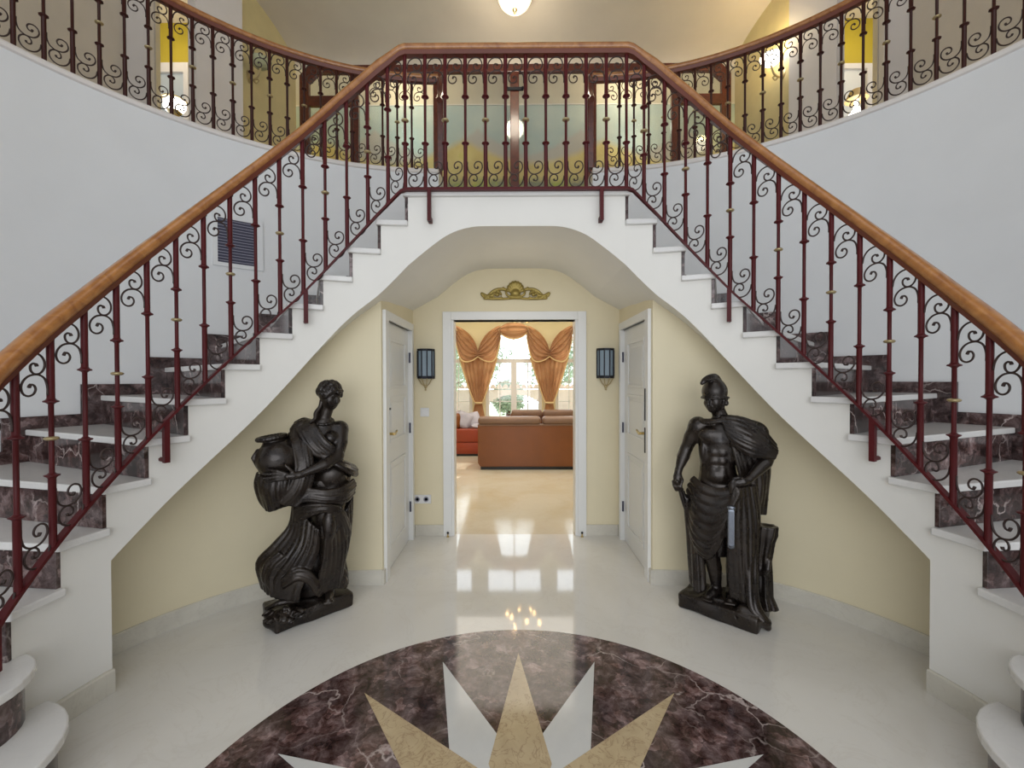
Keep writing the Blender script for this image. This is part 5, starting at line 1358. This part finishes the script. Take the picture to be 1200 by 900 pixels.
def pillow_mesh(c_, r, rot):
    m = MB()
    R0 = Matrix.Rotation(rot[1], 3, 'Y') @ Matrix.Rotation(rot[0], 3, 'X')
    def fn(sgn):
        def g(u, v):
            a, b_ = u * 2 - 1, v * 2 - 1; h = sgn * r[2] * ((1 - a ** 4) * (1 - b_ ** 4)) ** .6
            p_ = R0 @ Vector((a * r[0] * (1 - .08 * b_ * b_), b_ * r[1] * (1 - .08 * a * a), h)); return (c_[0] + p_.x, c_[1] + p_.y, c_[2] + p_.z)
        return g
    m.grid(fn(1), 12, 12); m.grid(fn(-1), 12, 12); return m
for c_, r, ro, lab in (((-.97, 8.17, .668), (.15, .15, .05), (rad(75), rad(25)), 'lilac satin pillow leaning on the back of the red brown seat'), ((-.81, 8.24, .66), (.15, .14, .05), (rad(75), rad(-18)), 'lilac satin pillow standing nearer the sofa on the red brown seat'), ((-.66, 8.14, .553), (.16, .10, .035), (rad(10), rad(8)), 'pale satin pillow lying flat on the red brown seat')):
    tag(obj('satin_pillow', pillow_mesh(c_, r, ro), M['pillow'], smooth=True), lab, 'pillow', 'satin pillows on the armchair')
# chandelier of the living room (seen only as sparkle in the floor)
ch = thing('chandelier', 'brass chandelier with small warm candle bulbs hanging in the living room', 'chandelier', (0.12, 7.2, 3.27))
m = MB(); m.tube([(.12, 7.2, 3.27), (.12, 7.2, 2.42)], .012, 8); m.sphere((.12, 7.2, 2.40), .05, 12)
obj('stem', m, M['brass'], ch, smooth=True)
for i in range(8):
    a = 2 * PI * i / 8 + .3; r_ = .30 if i % 2 else .20; e = (.12 + r_ * math.cos(a), 7.2 + r_ * math.sin(a), 2.46 + .05 * (i % 2))
    obj('arm', MB().tube([tuple(q) for q in catmull([(.12, 7.2, 2.42), (.12 + r_ * .5 * math.cos(a), 7.2 + r_ * .5 * math.sin(a), 2.37), e], 5)], .008, 6), M['brass'], ch, smooth=True)
    obj('candle_bulb', MB().sphere((e[0], e[1], e[2] + .035), .017, 8, (1, 1, 1.7)), M['bulb'], ch, smooth=True)

# ------------------------------------------------------------------ garden beyond the windows
struct('ground', MB().box(-14, 14, 9.5, 26, -.15, -.05), M['grass'])
gw = thing('garden_wall', 'pink garden wall with an arched opening and tiled coping beyond the windows', 'garden wall', (0, 14, 0))
m = MB()
for x0, x1 in zip(np.linspace(-8, 8, 161), np.linspace(-8, 8, 161)[1:]):
    xm = (x0 + x1) / 2; d = min(abs(xm - q) for q in (-3.6, 0.0, 3.6)); 
    if d < 1.0:
        hgt = .25 + .68 * math.sqrt(1 - d * d); m.box(x0, x1, 14, 14.25, hgt, 1.08)
    else: m.box(x0, x1, 14, 14.25, -.1, 1.08)
obj('wall_body', m, M['fence'], gw)
m = MB()
for i in range(80):
    x = -8 + .2 * i; m.prism_xz([(x + .1 + .09 * math.cos(a), 1.12 + .14 * math.sin(a)) for a in np.linspace(0, PI, 7)], 13.92, 14.3)
obj('tile_coping', m, M['tilecoping'], gw)
def tree(x, y, h, r, lab, seed):
    t = thing('garden_tree', lab, 'tree', (x, y, -.05), 0, 'leafy trees in the garden')
    m = MB(); m.tube([(x, y, -.05), (x + .05, y, h * .35), (x, y, h * .65)], [.10, .08, .05], 8); obj('trunk', m, M['mahogany'], t, smooth=True)
    R2 = random.Random(seed); m = MB()
    for i in range(2600):
        a = R2.uniform(0, 2 * PI); e = math.asin(R2.uniform(-1, 1)); q = R2.uniform(.55, 1) * r * (1 + .22 * math.sin(3 * a + seed) * math.cos(4 * e))
        c_ = Vector((x + q * math.cos(e) * math.cos(a), y + q * math.cos(e) * math.sin(a), h * .68 + q * .9 * math.sin(e)))
        d1_ = Vector((R2.gauss(0, 1), R2.gauss(0, 1), R2.gauss(0, 1))).normalized(); d2_ = d1_.orthogonal().normalized(); s_ = R2.uniform(.05, .10)
        m.add([c_ - d1_ * s_, c_ + d2_ * s_ * .45, c_ + d1_ * s_, c_ - d2_ * s_ * .45], [(0, 1, 2, 3)])
    obj('foliage', m, M['leaf'], t, fixn=False)
tree(-2.3, 12.3, 2.3, .9, 'leafy garden tree close behind the left living room window', 1)
tree(-1.6, 17.6, 3.4, 1.3, 'broad garden tree beyond the wall left of the middle window bar', 2)
tree(1.7, 17.8, 3.0, 1.25, 'garden tree beyond the wall right of the middle window bar', 3)
tree(4.2, 16.0, 3.0, 1.0, 'garden tree beyond the wall at the far right window', 4)
tree(-.25, 15.2, 1.2, .62, 'low round shrub seen through the arch of the garden wall', 5)
tree(-4.6, 16.0, 3.4, 1.5, 'tall garden tree beyond the wall at the far left', 6)

# ------------------------------------------------------------------ lighting
W = bpy.data.worlds.new('world'); S.world = W; W.use_nodes = True
nt = W.node_tree; bg = nt.nodes['Background']
tcw = N(nt, 'ShaderNodeTexCoord'); spw = N(nt, 'ShaderNodeSeparateXYZ'); nt.links.new(tcw.outputs['Generated'], spw.inputs[0])
mr = N(nt, 'ShaderNodeMapRange'); nt.links.new(spw.outputs['Y'], mr.inputs['Value'])
mr.inputs['From Min'].default_value = -.1; mr.inputs['From Max'].default_value = .7; mr.inputs['To Min'].default_value = .80; mr.inputs['To Max'].default_value = 3.6
nt.links.new(mr.outputs[0], bg.inputs['Strength']); bg.inputs['Color'].default_value = (.90, .95, 1.0, 1)
def area(name, loc, target, sx, sy, e, col):
    l = bpy.data.lights.new(name, 'AREA'); l.shape = 'RECTANGLE'; l.size = sx; l.size_y = sy; l.energy = e; l.color = col
    o = bpy.data.objects.new(name, l); COL.objects.link(o); o.location = loc
    o.rotation_euler = (Vector(target) - Vector(loc)).to_track_quat('-Z', 'Y').to_euler(); return o
area('entrance_daylight', (0, -3.2, 2.1), (0, 3, 1.5), 5, 3.4, 118, (.94, .96, 1))
area('upper_cool_fill', (0, .4, 5.6), (0, 2.6, 2.0), 3.5, 2.0, 20, (.78, .87, 1))  # added bluish fill below the ceiling, no window here; cools the upper stringer
area('living_room_fill', (0, 6.6, 2.8), (0, 7.0, 0), 5, 3, 120, (1, .94, .84))
point((0, 4.75, 5.22), 17, (1, .88, .70), .14)
point((-1.6, 6.1, 5.7), 14, (1, .85, .60), .1); point((1.6, 6.1, 5.7), 14, (1, .85, .60), .1); point((-1.55, 6.15, 4.95), 3, (.8, 1, .85), .05); point((1.75, 6.15, 4.95), 4, (1, 1, .8), .05)
point((-4.0, 4.9, 5.3), 4, (1, .85, .6), .15); point((4.0, 4.9, 5.3), 4, (1, .85, .6), .15)
point((0, 3.45, 2.1), .8, (1, .86, .62), .25)
sun = bpy.data.lights.new('sun', 'SUN'); sun.energy = 4.5; sun.angle = .02; sun.color = (1, .96, .88); so_ = bpy.data.objects.new('sun', sun); COL.objects.link(so_); so_.rotation_euler = (rad(48), 0, rad(160))
vs = S.view_settings; vs.view_transform = 'Standard'; vs.exposure = 0; vs.gamma = 1.0
S.cycles.max_bounces = 8
try: S.cycles.use_denoising = True
except Exception: pass
